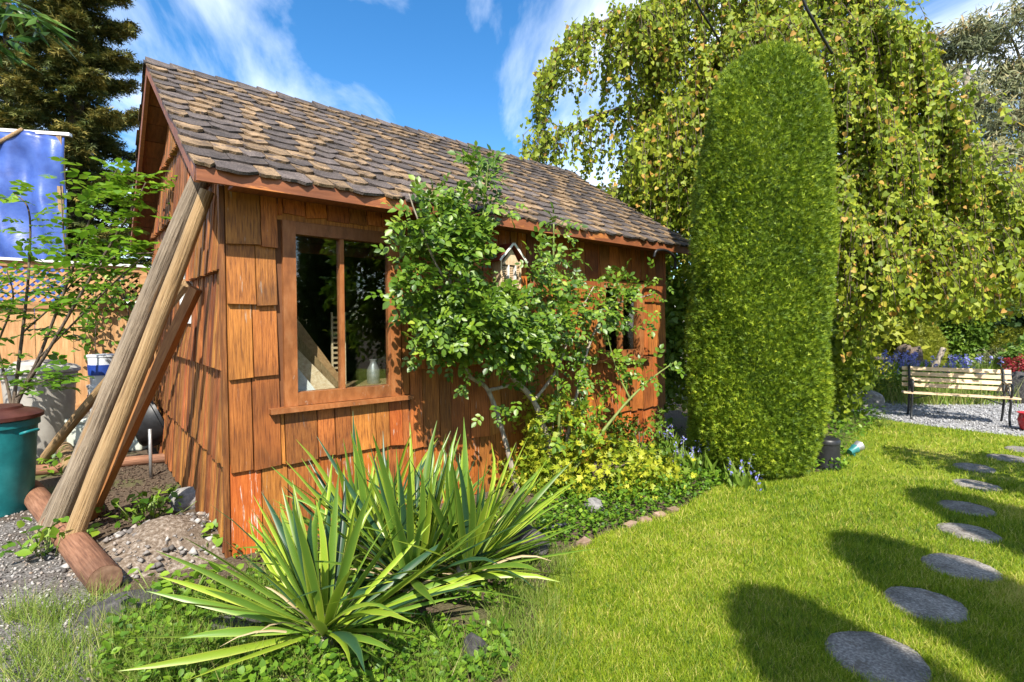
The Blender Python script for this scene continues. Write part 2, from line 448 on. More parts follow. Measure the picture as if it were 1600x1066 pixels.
def lathe(name, prof, mat, parent=None, n=28, loc=None, rot=None, squash=(1, 1)):
    V, F = [], []
    for r, z in prof:
        for k in range(n):
            a = 2 * math.pi * k / n
            V.append((r * math.cos(a) * squash[0], r * math.sin(a) * squash[1], z))
    for i in range(len(prof) - 1):
        for k in range(n):
            F.append((i * n + k, i * n + (k + 1) % n, (i + 1) * n + (k + 1) % n, (i + 1) * n + k))
    F.append(tuple(range(n - 1, -1, -1))); F.append(tuple((len(prof) - 1) * n + k for k in range(n)))
    me = py_mesh(name, V, F, True)
    o = link(name, me, mat, parent, loc, rot)
    es = o.modifiers.new('edges', 'EDGE_SPLIT'); es.split_angle = R(40)
    return o

def curve_pts(ctrl, n=10):
    """smooth polyline through control points"""
    c = [np.asarray(p, float) for p in ctrl]
    c = [2 * c[0] - c[1]] + c + [2 * c[-1] - c[-2]]
    out = []
    for i in range(1, len(c) - 2):
        for t in np.linspace(0, 1, n, endpoint=False):
            a, b, d, e = c[i - 1], c[i], c[i + 1], c[i + 2]
            out.append(.5 * ((2 * b) + (-a + d) * t + (2 * a - 5 * b + 4 * d - e) * t * t + (-a + 3 * b - 3 * d + e) * t ** 3))
    out.append(c[-2])
    return out

def rock(name, size, mat, seed, loc=None, parent=None, sub=3, rot=0):
    rs = np.random.default_rng(seed)
    bm = bmesh.new()
    bmesh.ops.create_icosphere(bm, subdivisions=sub, radius=.5)
    planes = [(Vector(rs.normal(size=3)).normalized(), rs.uniform(.30, .44)) for _ in range(9)]
    for v in bm.verts:
        p = v.co.copy()
        for nn, d in planes:
            q = p.dot(nn)
            if q > d: p -= nn * (q - d) * .85
        p *= 1 + .05 * math.sin(9 * p.x + seed) * math.cos(8 * p.y + 2 * seed) + rs.uniform(-.02, .02)
        v.co = Vector((p.x * size[0] / .85, p.y * size[1] / .85, p.z * size[2] / .85))
    me = bpy.data.meshes.new(name); bm.to_mesh(me); bm.free()
    for p in me.polygons: p.use_smooth = True
    o = link(name, me, mat, parent, loc, (0, 0, rot))
    return o

# ------------------------------------------------------------------ foliage helpers
def nrm(a):
    return a / np.maximum(np.linalg.norm(a, axis=-1, keepdims=True), 1e-9)

OVAL = (np.array([(0, 0, 0), (-.27, .28, .07), (-.30, .6, .06), (0, 1, -.06), (.30, .6, .06), (.27, .28, .07), (0, .5, 0)]),
        np.array([(0, 6, 1), (1, 6, 2), (2, 6, 3), (0, 5, 6), (5, 4, 6), (4, 3, 6)]))
HEART = (np.array([(0, .06, 0), (-.34, -.02, .06), (-.46, .3, .09), (-.24, .72, .04), (0, 1, -.05), (.24, .72, .04), (.46, .3, .09), (.34, -.02, .06)]),
         np.array([(0, 2, 1), (0, 3, 2), (0, 4, 3), (0, 5, 4), (0, 6, 5), (0, 7, 6)]))
DIAMOND = (np.array([(0, 0, 0), (-.28, .45, .06), (0, 1, 0), (.28, .45, .06)]), np.array([(0, 2, 1), (0, 3, 2)]))
LANCE = (np.array([(0, 0, 0), (-.10, .4, .02), (0, 1, -.05), (.10, .4, .02)]), np.array([(0, 2, 1), (0, 3, 2)]))
SPRIG = (np.array([(-.07, 0, 0), (.07, 0, 0), (0, 1, 0), (-.05, .1, 0), (.04, .25, 0), (-.45, .75, .1), (.05, .1, 0), (-.04, .25, 0), (.45, .75, .1)]),
         np.array([(0, 1, 2), (3, 4, 5), (6, 8, 7)]))
NEEDLES = (np.array([(-.04, 0, 0), (.04, 0, 0), (0, 1, 0), (0, .1, 0), (0, .3, 0), (-.38, .5, .05), (0, .1, 0), (0, .3, 0), (.38, .5, .05),
                     (0, .4, 0), (0, .6, 0), (-.3, .85, -.05), (0, .4, 0), (0, .6, 0), (.3, .85, -.05)]),
           np.array([(0, 1, 2), (3, 4, 5), (6, 8, 7), (9, 10, 11), (12, 14, 13)]))
MAPLE = (np.array([(0, 0, 0), (-.5, .2, .08), (-.2, .42, .02), (-.42, .78, .06), (-.1, .62, 0), (0, 1.05, -.04), (.1, .62, 0), (.42, .78, .06), (.2, .42, .02), (.5, .2, .08)]),
         np.array([(0, 2, 1), (0, 4, 2), (2, 4, 3), (0, 6, 4), (4, 6, 5), (0, 8, 6), (6, 8, 7), (0, 9, 8)]))

def scatter(tmpl, pos, axis, normal, size, rnd, off=(0, 0, 0)):
    T, F = tmpl
    y = nrm(axis)
    z = normal - (normal * y).sum(1, keepdims=True) * y
    z = nrm(z)
    x = np.cross(y, z)
    s = np.asarray(size).reshape(-1, 1, 1)
    V = pos[:, None, :] + s * (T[None, :, 0:1] * x[:, None] + T[None, :, 1:2] * y[:, None] + T[None, :, 2:3] * z[:, None])
    n, k = len(pos), len(T)
    FF = (F[None] + (np.arange(n) * k)[:, None, None]).reshape(-1, 3)
    V = V.reshape(-1, 3) - np.asarray(off)
    return V, FF, np.repeat(np.clip(rnd, 0, 1), k)

def foliage(name, mat, parent, tmpl, pos, axis, normal, size, rnd, off=(0, 0, 0), stuff=True):
    V, F, r = scatter(tmpl, pos, axis, normal, size, rnd, off)
    o = link(name, np_mesh(name, V, F, r), mat, parent)
    if stuff: o['kind'] = 'stuff'
    return o

def rvec(n):
    return nrm(rng.normal(size=(n, 3)))

def compound(pos, axis, normal, leaf, pairs=2, spread=.9):
    """pinnate leaves: returns leaflet positions, axes, normals, sizes"""
    y = nrm(axis); z = nrm(normal - (normal * y).sum(1, keepdims=True) * y); x = np.cross(y, z)
    P, A, N, S = [], [], [], []
    L = leaf[:, None]
    for i in range(pairs):
        b = pos + y * L * (.5 + .75 * i)
        for sgn in (-1, 1):
            P.append(b); A.append(y * .55 + x * sgn * spread + z * .05); N.append(z + x * sgn * .25); S.append(leaf * (.85 + .1 * i))
    P.append(pos + y * L * (.5 + .75 * (pairs - .4))); A.append(y - z * .2); N.append(z); S.append(leaf * 1.05)
    k = len(P)
    return np.concatenate(P), np.concatenate(A), np.concatenate(N), np.concatenate(S), k

def clumps(center, radii, n_cl, n, sigma, shell=.55):
    """points gathered in uneven clumps inside an ellipsoid; also returns outward directions"""
    c = rvec(n_cl) * (shell + (1 - shell) * rng.random((n_cl, 1)) ** .6) * np.asarray(radii)
    i = rng.integers(0, n_cl, n)
    p = c[i] + rng.normal(size=(n, 3)) * sigma
    return p + np.asarray(center), nrm(p / np.asarray(radii)), i

# ================================================================== THE SETTING
def sheet(name, poly, z, mat):
    me = py_mesh(name, [(p[0], p[1], z) for p in poly], [tuple(range(len(poly)))])
    if me.polygons[0].normal.z < 0: me.flip_normals()
    o = link(name, me, mat); o['kind'] = 'structure'
    return o

def inside(poly, X, Y):
    poly = np.asarray(poly)[:, :2]
    c = np.zeros(len(X), bool)
    j = len(poly) - 1
    for i in range(len(poly)):
        xi, yi = poly[i]; xj, yj = poly[j]
        c ^= ((yi > Y) != (yj > Y)) & (X < (xj - xi) * (Y - yi) / (yj - yi + 1e-12) + xi)
        j = i
    return c

sheet('ground', [(-150, -150), (150, -150), (150, 150), (-150, 150)], 0, 'soil')
lawn_edge = [(800, 1066), (835, 985), (850, 925), (880, 868), (940, 838), (1000, 818), (1060, 798), (1120, 762), (1200, 742), (1285, 738),
             (1318, 712), (1330, 680), (1372, 655), (1440, 665), (1520, 675), (1600, 684)]
lawn_poly = [gp(*p)[:2] for p in lawn_edge]
lawn_poly = lawn_poly + [(11.5, 7.4), (11.5, -4), (-1.0, -4), (-.45, .5)]
sheet('lawn', lawn_poly, .008, 'turf')
path_poly = [gp(*p)[:2] for p in [(1318, 640), (1340, 646), (1372, 655), (1440, 665), (1520, 675), (1600, 684)]] + \
            [(11.5, 7.4), (14, 8.5), (15, 13)] + [gp(*p)[:2] for p in [(1600, 590), (1520, 612), (1400, 616), (1330, 622)]]
sheet('gravel_path', path_poly, .004, 'pale_gravel')
gravel_poly = [gp(*p)[:2] for p in [(0, 760), (45, 745), (110, 850), (190, 945), (230, 990), (150, 1066)]] + [(-1.6, .8), (-5, .6), (-8, 3.5)]
sheet('gravel_yard', gravel_poly, .004, 'gravel')

# ================================================================== SHED
C0 = gp(366, 868)
U = np.array([math.cos(R(40)), math.sin(R(40)), 0]); Vv = np.array([-math.sin(R(40)), math.cos(R(40)), 0])
def S(u, v, z): return np.array([C0[0], C0[1], 0]) + U * u + Vv * v + np.array([0, 0, z])
def to_local(p):
    d = np.asarray(p) - np.array([C0[0], C0[1], 0])
    return np.array([d @ U, d @ Vv, d[2]])
L, D, OV = 5.04, 4.0, 0.30
EZ, RZ = 2.54, 4.0
SL = (RZ - EZ) / (D / 2 + OV)
shed = thing('garden_shed', 'orange-brown cedar shingled garden shed with patchy dark and tan roof', 'shed', (C0[0], C0[1], 0), R(40))
WIN = [(.40, 1.20, 1.00, 2.26), (3.82, 4.52, 1.18, 2.02)]      # openings in the front wall: u0,u1,z0,z1
GW = (1.35, 1.85, 1.62, 2.12)                                  # opening in the gable wall: v0,v1,z0,z1
T = .08
WT = 2.60
(a0, a1, a2, a3), (b0, b1, b2, b3) = WIN
wall = multi_box('front_wall', [((0, 0, 0), (a0, T, WT)), ((a0, 0, 0), (a1, T, a2)), ((a0, 0, a3), (a1, T, WT)), ((a1, 0, 0), (b0, T, WT)),
                                ((b0, 0, 0), (b1, T, b2)), ((b0, 0, b3), (b1, T, WT)), ((b1, 0, 0), (L, T, WT))], 'wall_core', shed)
def gable(name, u0, u1, hole=None):
    V, F = [], []
    prof = [(T, 0), (D - T, 0), (D - T, WT - .05), (D / 2, RZ - .06), (T, WT - .05)]
    for u in (u0, u1):
        V += [(u, v, z) for v, z in prof]
    F = [(4, 3, 2, 1, 0), (5, 6, 7, 8, 9)] + [(i, (i + 1) % 5, 5 + (i + 1) % 5, 5 + i) for i in range(5)]
    return link(name, py_mesh(name, V, F), 'wall_core', shed)
gw_ = gable('gable_wall', 0, T)
gable('end_wall', L - T, L)
span('back_wall', (0, D - T, 0), (L, D, WT), 'wall_core', shed)
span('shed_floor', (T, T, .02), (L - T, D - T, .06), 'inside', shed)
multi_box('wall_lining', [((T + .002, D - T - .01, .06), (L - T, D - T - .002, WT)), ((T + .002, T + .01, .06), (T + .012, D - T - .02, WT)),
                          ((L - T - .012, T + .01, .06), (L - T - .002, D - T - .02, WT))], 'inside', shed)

# --- front wall shingles, each one a piece
def shingle(parent, name, plane, a0, a1, z0, z1, mat, thick=.016, proud=.0, jit=.004):
    """plane 'f': on the front wall (v=0, faces -v); 'g': on the gable wall (u=0, faces -u). The butt stands proud."""
    gpw = (.0025 if plane == 'f' else .006) + random.random() * .003
    w0, w1 = a0 + gpw, a1 - gpw
    cz = (z0 + z1) / 2; ca = (a0 + a1) / 2
    zb0, zb1 = z0 + random.uniform(-jit, jit) * 2, z0 + random.uniform(-jit, jit) * 2
    d_bot, d_top = thick + proud + .017, .006 + proud * .4
    pts = []
    for (a, z, d) in [(w0, zb0, d_bot), (w1, zb1, d_bot), (w1, z1, d_top), (w0, z1, d_top)]:
        pts.append((a - ca, -(d + random.uniform(0, .002)), z - cz))
    for (a, z) in [(w0, zb0), (w1, zb1), (w1, z1), (w0, z1)]:
        pts.append((a - ca, -.002, z - cz))
    F = [(0, 1, 2, 3), (4, 7, 6, 5), (0, 4, 5, 1), (1, 5, 6, 2), (2, 6, 7, 3), (3, 7, 4, 0)]
    if plane == 'f':
        V = pts; loc = (ca, 0, cz)
    else:
        V = [(y, -x, z) for x, y, z in pts]; loc = (0, ca, cz)
    me = py_mesh(name, V, F)
    return link(name, me, mat, parent, loc)

def lay(rows, a_start, a_end, wmin, wmax, plane, parent, name, thick, jit, bright_rows=(), skip=(), zlap=.05, cut=None):
    for ri, (z0, z1) in enumerate(rows):
        a = a_start
        while a < a_end - .02:
            w = min(random.uniform(wmin, wmax), a_end - a)
            if a_end - a - w < wmin * .5: w = a_end - a
            s0, s1 = a, a + w
            a += w
            # split round openings
            segs = [(s0, s1, z0, z1 + zlap)]
            for (h0, h1, k0, k1) in skip:
                nx = []
                for (p0, p1, q0, q1) in segs:
                    if p1 <= h0 + .001 or p0 >= h1 - .001 or q1 <= k0 or q0 >= k1:
                        nx.append((p0, p1, q0, q1)); continue
                    if p0 < h0 - .015: nx.append((p0, h0, q0, q1))
                    if p1 > h1 + .015: nx.append((h1, p1, q0, q1))
                    m0, m1 = max(p0, h0), min(p1, h1)
                    if q0 < k0 - .03: nx.append((m0, m1, q0, k0))
                    if q1 > k1 + .03: nx.append((m0, m1, k1, q1))
                segs = nx
            for (p0, p1, q0, q1) in segs:
                if cut:
                    q1 = min(q1, cut((p0 + p1) / 2))
                    if q1 - q0 < .03: continue
                if p1 - p0 < .012: continue
                mat = name_mat(ri, bright_rows, plane)
                shingle(parent, name, plane, p0, p1, q0, q1, mat, thick * random.uniform(.8, 1.25), random.uniform(0, .008 if plane == 'f' else .02), jit)

def name_mat(ri, bright, plane):
    if plane == 'g': return 'gable_wood'
    return 'shingle_bright' if (ri in bright and random.random() < .62) or random.random() < .1 else 'shingle_wood'

skips = [(a0 - .09, a1 + .14, a2 - .045, a3 + .10), (b0 - .07, b1 + .07, b2 - .045, b3 + .08)]
lay([(0.0, .58), (.58, 1.22), (1.22, 1.72), (1.72, 2.12), (2.12, 2.52)], -.02, 1.35, .10, .235, 'f', wall, 'wall_shingle', .016, .006, (0,), skips)
lay([(0.0, .53), (.53, 1.20), (1.20, 1.85), (1.85, 2.52)], 1.35, L + .01, .09, .22, 'f', wall, 'wall_shingle', .016, .006, (0,), skips)
gskip = [(GW[0] - .04, GW[1] + .04, GW[2] - .04, GW[3] + .04)]
cutg = lambda v: EZ + SL * (min(v, D - v) + OV) - .09
lay([(0.03, .62), (.62, 1.275), (1.275, 1.95), (1.95, 2.6), (2.6, 3.2), (3.2, 3.8)], 0.0, D, .04, .085, 'g', gw_, 'wall_shingle', .028, .002, (), gskip, .04, cutg)
span('corner_board', (-.055, -.012, 0), (-.024, .03, 2.5), 'gable_wood', shed, .002)

# --- windows
def window(u0, u1, z0, z1, mull, name='window', sillw=.1):
    w = thing(name, None, None, (0, 0, 0)); w.parent = shed
    f = .045
    c = .06
    span('casing', (u0 - c, -.035, z0 - .01), (u0 + .03, .05, z1 + .06), 'frame_wood', w)
    span('casing', (u1 - .03, -.035, z0 - .01), (u1 + c, .05, z1 + .06), 'frame_wood', w)
    span('head_casing', (u0 + .0305, -.034, z1 - .03), (u1 - .0305, .05, z1 + .058), 'frame_wood', w)
    span('bottom_rail', (u0 + .0305, -.034, z0 - .008), (u1 - .0305, .05, z0 + .085), 'frame_wood', w)
    span('sill', (u0 - .17, -.085, z0 - .045), (u1 + .15, .03, z0 - .0105), 'frame_wood', w, .003)
    for m in mull:
        span('mullion', (m - .016, -.02, z0 + .0855), (m + .016, .045, z1 - .0305), 'frame_wood', w)
    edges = [u0 + .03] + list(mull) + [u1 - .03]
    for p, q in zip(edges[:-1], edges[1:]):
        span('pane', (p + .002, .012, z0 + .08), (q - .002, .017, z1 - .025), 'glass', w)
    return w
window(a0, a1, a2, a3, [.775])
window(b0, b1, b2, b3, [(b0 + b1) / 2], sillw=.06)
span('wide_jamb_board', (a1 + .076, -.022, a2 - .008), (a1 + .139, .0, a3 + .09), 'shingle_wood', shed)
span('head_board', (a0 - .09, -.02, a3 + .062), (a1 + .07, 0, a3 + .17), 'shingle_wood', shed)
gwin = thing('window', None, None); gwin.parent = shed
for lo, hi in [((-.03, GW[0] - .035, GW[2] - .035), (0.0, GW[0] + .02, GW[3] + .035)), ((-.03, GW[1] - .02, GW[2] - .035), (0.0, GW[1] + .035, GW[3] + .035)),
               ((-.03, GW[0] + .0205, GW[3] - .02), (0.0, GW[1] - .0205, GW[3] + .035)), ((-.03, GW[0] + .0205, GW[2] - .035), (0.0, GW[1] - .0205, GW[2] + .02))]:
    span('frame', lo, hi, 'white_wood', gwin)
span('pane', (-.012, GW[0] + .02, GW[2] + .02), (-.006, GW[1] - .02, GW[3] - .02), 'glass', gwin)

# --- roof
roof = thing('roof', None, None); roof.parent = shed
U0, U1 = -.21, L + .27
sl_len = math.hypot(D / 2 + OV, RZ - EZ)
ca, sa = (D / 2 + OV) / sl_len, (RZ - EZ) / sl_len
def rp(u, s, h, side=0):
    """u along the eave, s up the slope from the eave, h off the deck; side 0 the front slope, 1 the back"""
    v = -OV + s * ca - h * sa; z = EZ + s * sa + h * ca
    return (u, v if side == 0 else D - v, z)
def slab(name, u0, u1, s0, s1, h0, h1, mat, parent, side=0):
    c = np.array(rp((u0 + u1) / 2, (s0 + s1) / 2, (h0 + h1) / 2, side))
    V = [np.array(rp(u, s, h, side)) - c for h in (h0, h1) for u, s in ((u0, s0), (u1, s0), (u1, s1), (u0, s1))]
    F = BOXF if side == 0 else [tuple(reversed(f)) for f in BOXF]
    return link(name, py_mesh(name, V, F), mat, parent, c)
NB = 12
for side in (0, 1):
    for i in range(NB):                                        # deck boards, their undersides show beneath the overhang
        s0, s1 = sl_len * i / NB + .003, sl_len * (i + 1) / NB - .003
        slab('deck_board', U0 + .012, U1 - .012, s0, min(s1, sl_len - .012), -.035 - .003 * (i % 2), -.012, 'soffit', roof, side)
    slab('roof_felt', U0 + .01, U1 - .01, 0.0, sl_len - .008, -.0115, .0, 'roof_dark', roof, side)
    for (e0, e1) in ((U0 - .022, U0 + .011), (U1 - .011, U1 + .022)):
        slab('rake_board', e0, e1, -.02, sl_len - .02, -.105, -.002, 'trim', roof, side)
fas = thing('fascia', None, None)
bpy.data.objects.remove(fas)
span('fascia', (U0 - .02, -OV - .028, EZ - .10), (U1 + .02, -OV - .001, EZ - .012), 'trim', roof)
span('fascia', (U0 - .02, D + OV + .001, EZ - .10), (U1 + .02, D + OV + .028, EZ - .012), 'trim', roof)
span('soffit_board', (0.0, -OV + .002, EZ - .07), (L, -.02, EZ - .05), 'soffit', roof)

def tab_vf(u0, u1, s0, s1, lift, side, drop=.0):
    """one shingle tab: ragged butt edge, thickness, slightly cupped"""
    n = 4
    th = .016
    V = []
    jit = [random.uniform(-.017, .015) + (.014 if i in (0, n) else -.006) for i in range(n + 1)]
    cup = random.uniform(0, .010)
    lf = [lift + random.uniform(0, .007) + cup * abs(i - n / 2) / n * 2 for i in range(n + 1)]
    for i in range(n + 1):
        u = u0 + (u1 - u0) * i / n
        V.append(rp(u, s0 + jit[i], lf[i] + th, side))
    for i in range(n + 1):
        u = u0 + (u1 - u0) * i / n
        V.append(rp(u, s1, .006 + lift * .35, side))
    for i in range(n + 1):
        u = u0 + (u1 - u0) * i / n
        V.append(rp(u, s0 + jit[i], lf[i] - .004, side))
    V.append(rp(u0, s1, .001, side)); V.append(rp(u1, s1, .001, side))
    F = []
    for i in range(n):
        F.append((i, i + 1, n + 2 + i, n + 1 + i))
        F.append((2 * n + 2 + i, 2 * n + 3 + i, i + 1, i))
    F.append((0, n + 1, 3 * n + 3, 2 * n + 2))
    F.append((n, 3 * n + 2, 3 * n + 4, 2 * n + 1))
    if side: F = [tuple(reversed(f)) for f in F]
    return V, F
NC = 16
ex = sl_len / NC
tabs = []
for side in (0, 1):
    for r in range(NC):
        u = U0 - .035 + random.uniform(-.02, .0)
        tan = (r % 2 == 0)
        run = 0
        while u < U1 + .02:
            if side == 0:
                wd = random.uniform(.11, .18) if tan else random.uniform(.15, .25)
            else:
                wd = random.uniform(.2, .35)
            u1 = min(u + wd, U1 + .035)
            s0 = r * ex - .03 + random.uniform(-.012, .012) - (.02 if r == 0 else 0)
            tabs.append((side, u + .003, u1 - .003, s0, min(s0 + ex * 1.28, sl_len), tan, r))
            u += wd
            tan = (not tan) if random.random() < .86 else tan
front = sorted([t for t in tabs if t[0] == 0], key=lambda t: np.linalg.norm(S(*rp((t[1] + t[2]) / 2, t[3], 0)) - np.array([0, 0, EYE])))
def add_tabs(name, lst, mat):
    V, F = [], []
    for t in lst:
        v, f = tab_vf(t[1], t[2], t[3], t[4], .008 if t[5] else .002, t[0])
        b = len(V); V += v; F += [tuple(b + i for i in q) for q in f]
    o = link(name, py_mesh(name, V, F), mat, roof); o['kind'] = 'stuff'
for t in front[:298]:
    v, f = tab_vf(t[1], t[2], t[3], t[4], .008 if t[5] else .002, 0)
    c = np.mean(np.array(v), axis=0)
    link('roof_shingle', py_mesh('roof_shingle', np.array(v) - c, f), 'roof_tan' if t[5] else 'roof_dark', roof, c)
rest = front[298:] + [t for t in tabs if t[0] == 1]
add_tabs('far_dark_shingles', [t for t in rest if not t[5]], 'roof_dark')
add_tabs('far_tan_shingles', [t for t in rest if t[5]], 'roof_tan')
u = U0 - .03
while u < U1:                                                   # ridge caps
    w = .19
    c = np.array((u + w / 2, D / 2, RZ + .02))
    tilt = random.uniform(.004, .016)
    V = []
    for (uu, lift) in ((u, .012 + tilt), (u + w * 1.25, .004)):
        for (dv, dz) in ((-.13, -.088 + .006), (0, .018), (.13, -.088 + .006)):
            V.append(np.array((uu, D / 2 + dv, RZ + dz + lift + random.uniform(-.004, .004))) - c)
    for (uu, lift) in ((u, -.006), (u + w * 1.25, -.01)):
        for (dv, dz) in ((-.13, -.088 + .006), (0, .018), (.13, -.088 + .006)):
            V.append(np.array((uu, D / 2 + dv, RZ + dz + lift)) - c)
    F = [(0, 3, 4, 1), (1, 4, 5, 2), (0, 1, 7, 6), (1, 2, 8, 7), (0, 6, 9, 3), (2, 5, 11, 8)]
    link('ridge_cap', py_mesh('ridge_cap', V, F), 'roof_dark', roof, c)
    u += w

# --- things inside the shed, seen through the window
def leaning(label, u, w, h, v0, lean, mat, name='picture_frame', z0=.06, grp=None):
    o = box(name, S(u, v0, z0 + h / 2), (w, .025, h), mat, None, (R(lean), 0, R(40)))
    return tag(o, label, 'board')
def inner_panel(label, pts, mat, th=.02):
    """flat panel given by four corner points in shed coordinates"""
    P = [np.array(p, float) for p in pts]
    n = np.cross(P[1] - P[0], P[3] - P[0]); n /= np.linalg.norm(n)
    V = [S(*p) for p in P] + [S(*(p + n * th)) for p in P]
    c = np.mean(V, axis=0)
    o = link('wooden_panel', py_mesh('wooden_panel', [v - c for v in V], [(3, 2, 1, 0), (4, 5, 6, 7), (0, 1, 5, 4), (1, 2, 6, 5), (2, 3, 7, 6), (3, 0, 4, 7)]), mat, None, c)
    return tag(o, label, 'panel')
shelf = thing('work_bench', 'wooden work bench inside the shed under its large window', 'bench', S(.95, .42, .06), R(40))
span('bench_top', (-.72, -.26, .96), (.72, .26, 1.0), 'pole_tan', shelf)
for sx in (-.66, .66):
    for sy in (-.2, .2):
        span('leg', (sx - .03, sy - .03, 0), (sx + .03, sy + .03, .959), 'pole_tan', shelf)
inner_panel('tall brown panel leaning behind the left window pane', [(.36, .36, 1.062), (.95, .36, 1.062), (.50, .46, 1.74), (.36, .46, 1.74)], 'picture')
inner_panel('thin tan panel leaning between the brown and pale panels', [(.35, .29, 1.062), (.88, .29, 1.062), (.45, .40, 1.63), (.35, .40, 1.63)], 'pole_tan')
inner_panel('pale panel leaning against others behind the left pane', [(.34, .22, 1.062), (.80, .22, 1.062), (.40, .34, 1.54), (.34, .34, 1.54)], 'slat')
inner_panel('small white framed panel leaning lowest behind the left pane', [(.36, .15, 1.062), (.62, .15, 1.062), (.42, .22, 1.36), (.36, .22, 1.36)], 'white_wood')
rack = thing('slatted_rack', 'small pale slatted rack standing behind the window mullion', 'rack', S(.93, .46, 1.061), R(40))
for x in (-.055, .055):
    span('rail', (x - .007, -.008, 0), (x + .007, .008, .62), 'slat', rack)
for k in range(13):
    span('slat', (-.047, -.006, .05 + .043 * k), (.047, .006, .068 + .043 * k), 'house_wood', rack)
jar = lathe('plastic_jug', [(.05, 0), (.055, .01), (.055, .12), (.03, .17), (.027, .19), (.035, .21)], 'steel', None, 18, S(1.2, .36, 1.061))
tag(jar, 'grey jug standing inside behind the right window pane', 'jug')

# --- insect house on the wall
ih = thing('insect_house', 'small peaked wooden insect house hung on the shed wall', 'insect house', S(2.34, -.10, 1.93), R(40))
span('back_panel', (-.12, .06, 0), (.12, .078, .26), 'house_wood', ih)
span('side_panel', (-.125, -.06, 0), (-.108, .0595, .24), 'house_wood', ih)
span('side_panel', (.108, -.06, 0), (.125, .0595, .24), 'house_wood', ih)
span('divider', (-.035, -.062, .02), (-.022, .0595, .25), 'white_wood', ih)
span('divider', (.05, -.062, .02), (.062, .0595, .25), 'white_wood', ih)
span('floor_board', (-.14, -.075, -.018), (.14, .078, -.0005), 'house_wood', ih)
link('gable_panel', py_mesh('gable_panel', [(-.107, -.063, .2), (.107, -.063, .2), (0, -.063, .36), (-.107, -.045, .2), (.107, -.045, .2), (0, -.045, .36)],
                            [(0, 1, 2), (5, 4, 3), (0, 3, 4, 1), (1, 4, 5, 2), (2, 5, 3, 0)]), 'house_wood', ih)
for sg in (-1, 1):
    rb = box('roof_panel', (sg * .085, -.005, .312), (.235, .19, .016), 'roof_red', ih, (0, sg * R(46), 0))
    box('roof_trim', (sg * .085, -.102, .312), (.235, .006, .02), 'white_wood', ih, (0, sg * R(46), 0))
tb = []
for x in np.arange(-.1, .105, .0165):
    for z in np.arange(.012, .19, .0165):
        if abs(x + .028) < .012 or abs(x - .056) < .012: continue
        tb.append(([(x, .05, z), (x, -.05 + random.uniform(-.006, .004), z)], .0072))
o = tubes('bamboo_tube', tb, 'house_wood', ih); o['kind'] = 'stuff'

# --- black cable hook under the eave
tag(tube('hose_hook', curve_pts([S(4.32, -.345, 2.34), S(4.36, -.36, 2.42), S(4.55, -.37, 2.43), S(4.72, -.36, 2.36), S(4.75, -.35, 2.2)], 6), .016, 'black'),
    'black curved pipe hook on the fascia at the shed eave', 'hook')

# ================================================================== POLES, LOGS AND YARD CLUTTER
def leaning_pole(name, label, cat, p0, p1, r0, r1, mat, n=14, bend=.015, group=None):
    p0, p1 = np.array(p0, float), np.array(p1, float)
    ln = float(np.linalg.norm(p1 - p0))
    pts = [(math.sin(t * 5 + r0 * 90) * bend * t * (1 - t) * 4, math.sin(t * 3.3 + 1) * bend * .6 * t * (1 - t) * 4, ln * t) for t in np.linspace(0, 1, 14)]
    V, F = tube_vf(pts, [r0 + (r1 - r0) * t for t in np.linspace(0, 1, 14)], n, .03)
    o = link(name, py_mesh(name, V, F, True), mat, None, p0, Vector(p1 - p0).to_track_quat('Z', 'Y').to_euler())
    o.modifiers.new('edges', 'EDGE_SPLIT').split_angle = R(50)
    return tag(o, label, cat, group)
pa0, pb0 = gp(78, 846), gp(108, 866)
leaning_pole('timber_pole', 'thick grey weathered timber pole leaning against the shed gable', 'pole', pa0 + [0, 0, .03], S(-.09, .42, 2.62), .072, .06, 'pole_grey')
leaning_pole('timber_pole', 'tan peeled timber pole leaning right beside the thick grey pole', 'pole', pb0 + [0, 0, .03], S(-.08, .20, 2.50), .06, .046, 'pole_tan')
leaning_pole('timber_pole', 'orange-brown squared pole leaning low on the gable behind others', 'pole', gp(122, 822) + [0, .1, .03], S(-.07, .78, 1.86), .06, .05, 'pole_brown', 4, .004)
leaning_pole('timber_pole', 'thin tan pole leaning at a slant by the pale box', 'pole', gp(65, 727) + [0, 0, .03], S(-.06, 1.3, 1.93), .05, .042, 'pole_tan')
leaning_pole('split_branch', 'narrow grey split branch leaning along the thick pole base', 'branch', gp(62, 835) + [0, 0, .02], at(160, 640, 4.0), .035, .02, 'pole_grey', 8)

def ground_log(label, a, b, r, mat='log', group=None, endmat=True):
    a, b = np.array(a, float), np.array(b, float)
    d = b - a; ln = np.linalg.norm(d)
    t = thing('landscape_log', label, 'log', (*((a + b) / 2)[:2], 0), math.atan2(d[1], d[0]), group)
    pts = [(-ln / 2 + ln * k / 8, 0, r * .92) for k in range(9)]
    V, F = tube_vf(pts, r, 18, .015)
    o = link('log_body', py_mesh('log_body', V, F, True), mat, t)
    o.modifiers.new('edges', 'EDGE_SPLIT').split_angle = R(45)
    for sx in (-1, 1):
        V = [(sx * (ln / 2 + .003), 0, r * .92)] + [(sx * (ln / 2 + .003), r * .97 * math.cos(k * math.tau / 18), r * .92 + r * .97 * math.sin(k * math.tau / 18)) for k in range(18)]
        link('cut_end', py_mesh('cut_end', V, [(0, 1 + k, 1 + (k + 1) % 18) if sx > 0 else (0, 1 + (k + 1) % 18, 1 + k) for k in range(18)]), 'log_end', t)
    return t
ground_log('long red-brown landscape log with cut end beside rubble heap', gp(46, 778), gp(165, 928), .088)
ground_log('thin red-brown log lying across dark soil near steel pipe', gp(43, 744), gp(266, 722), .055)
ground_log('orange-brown log lying behind the foot of the poles', gp(96, 700), gp(142, 812), .08, 'pole_tan')

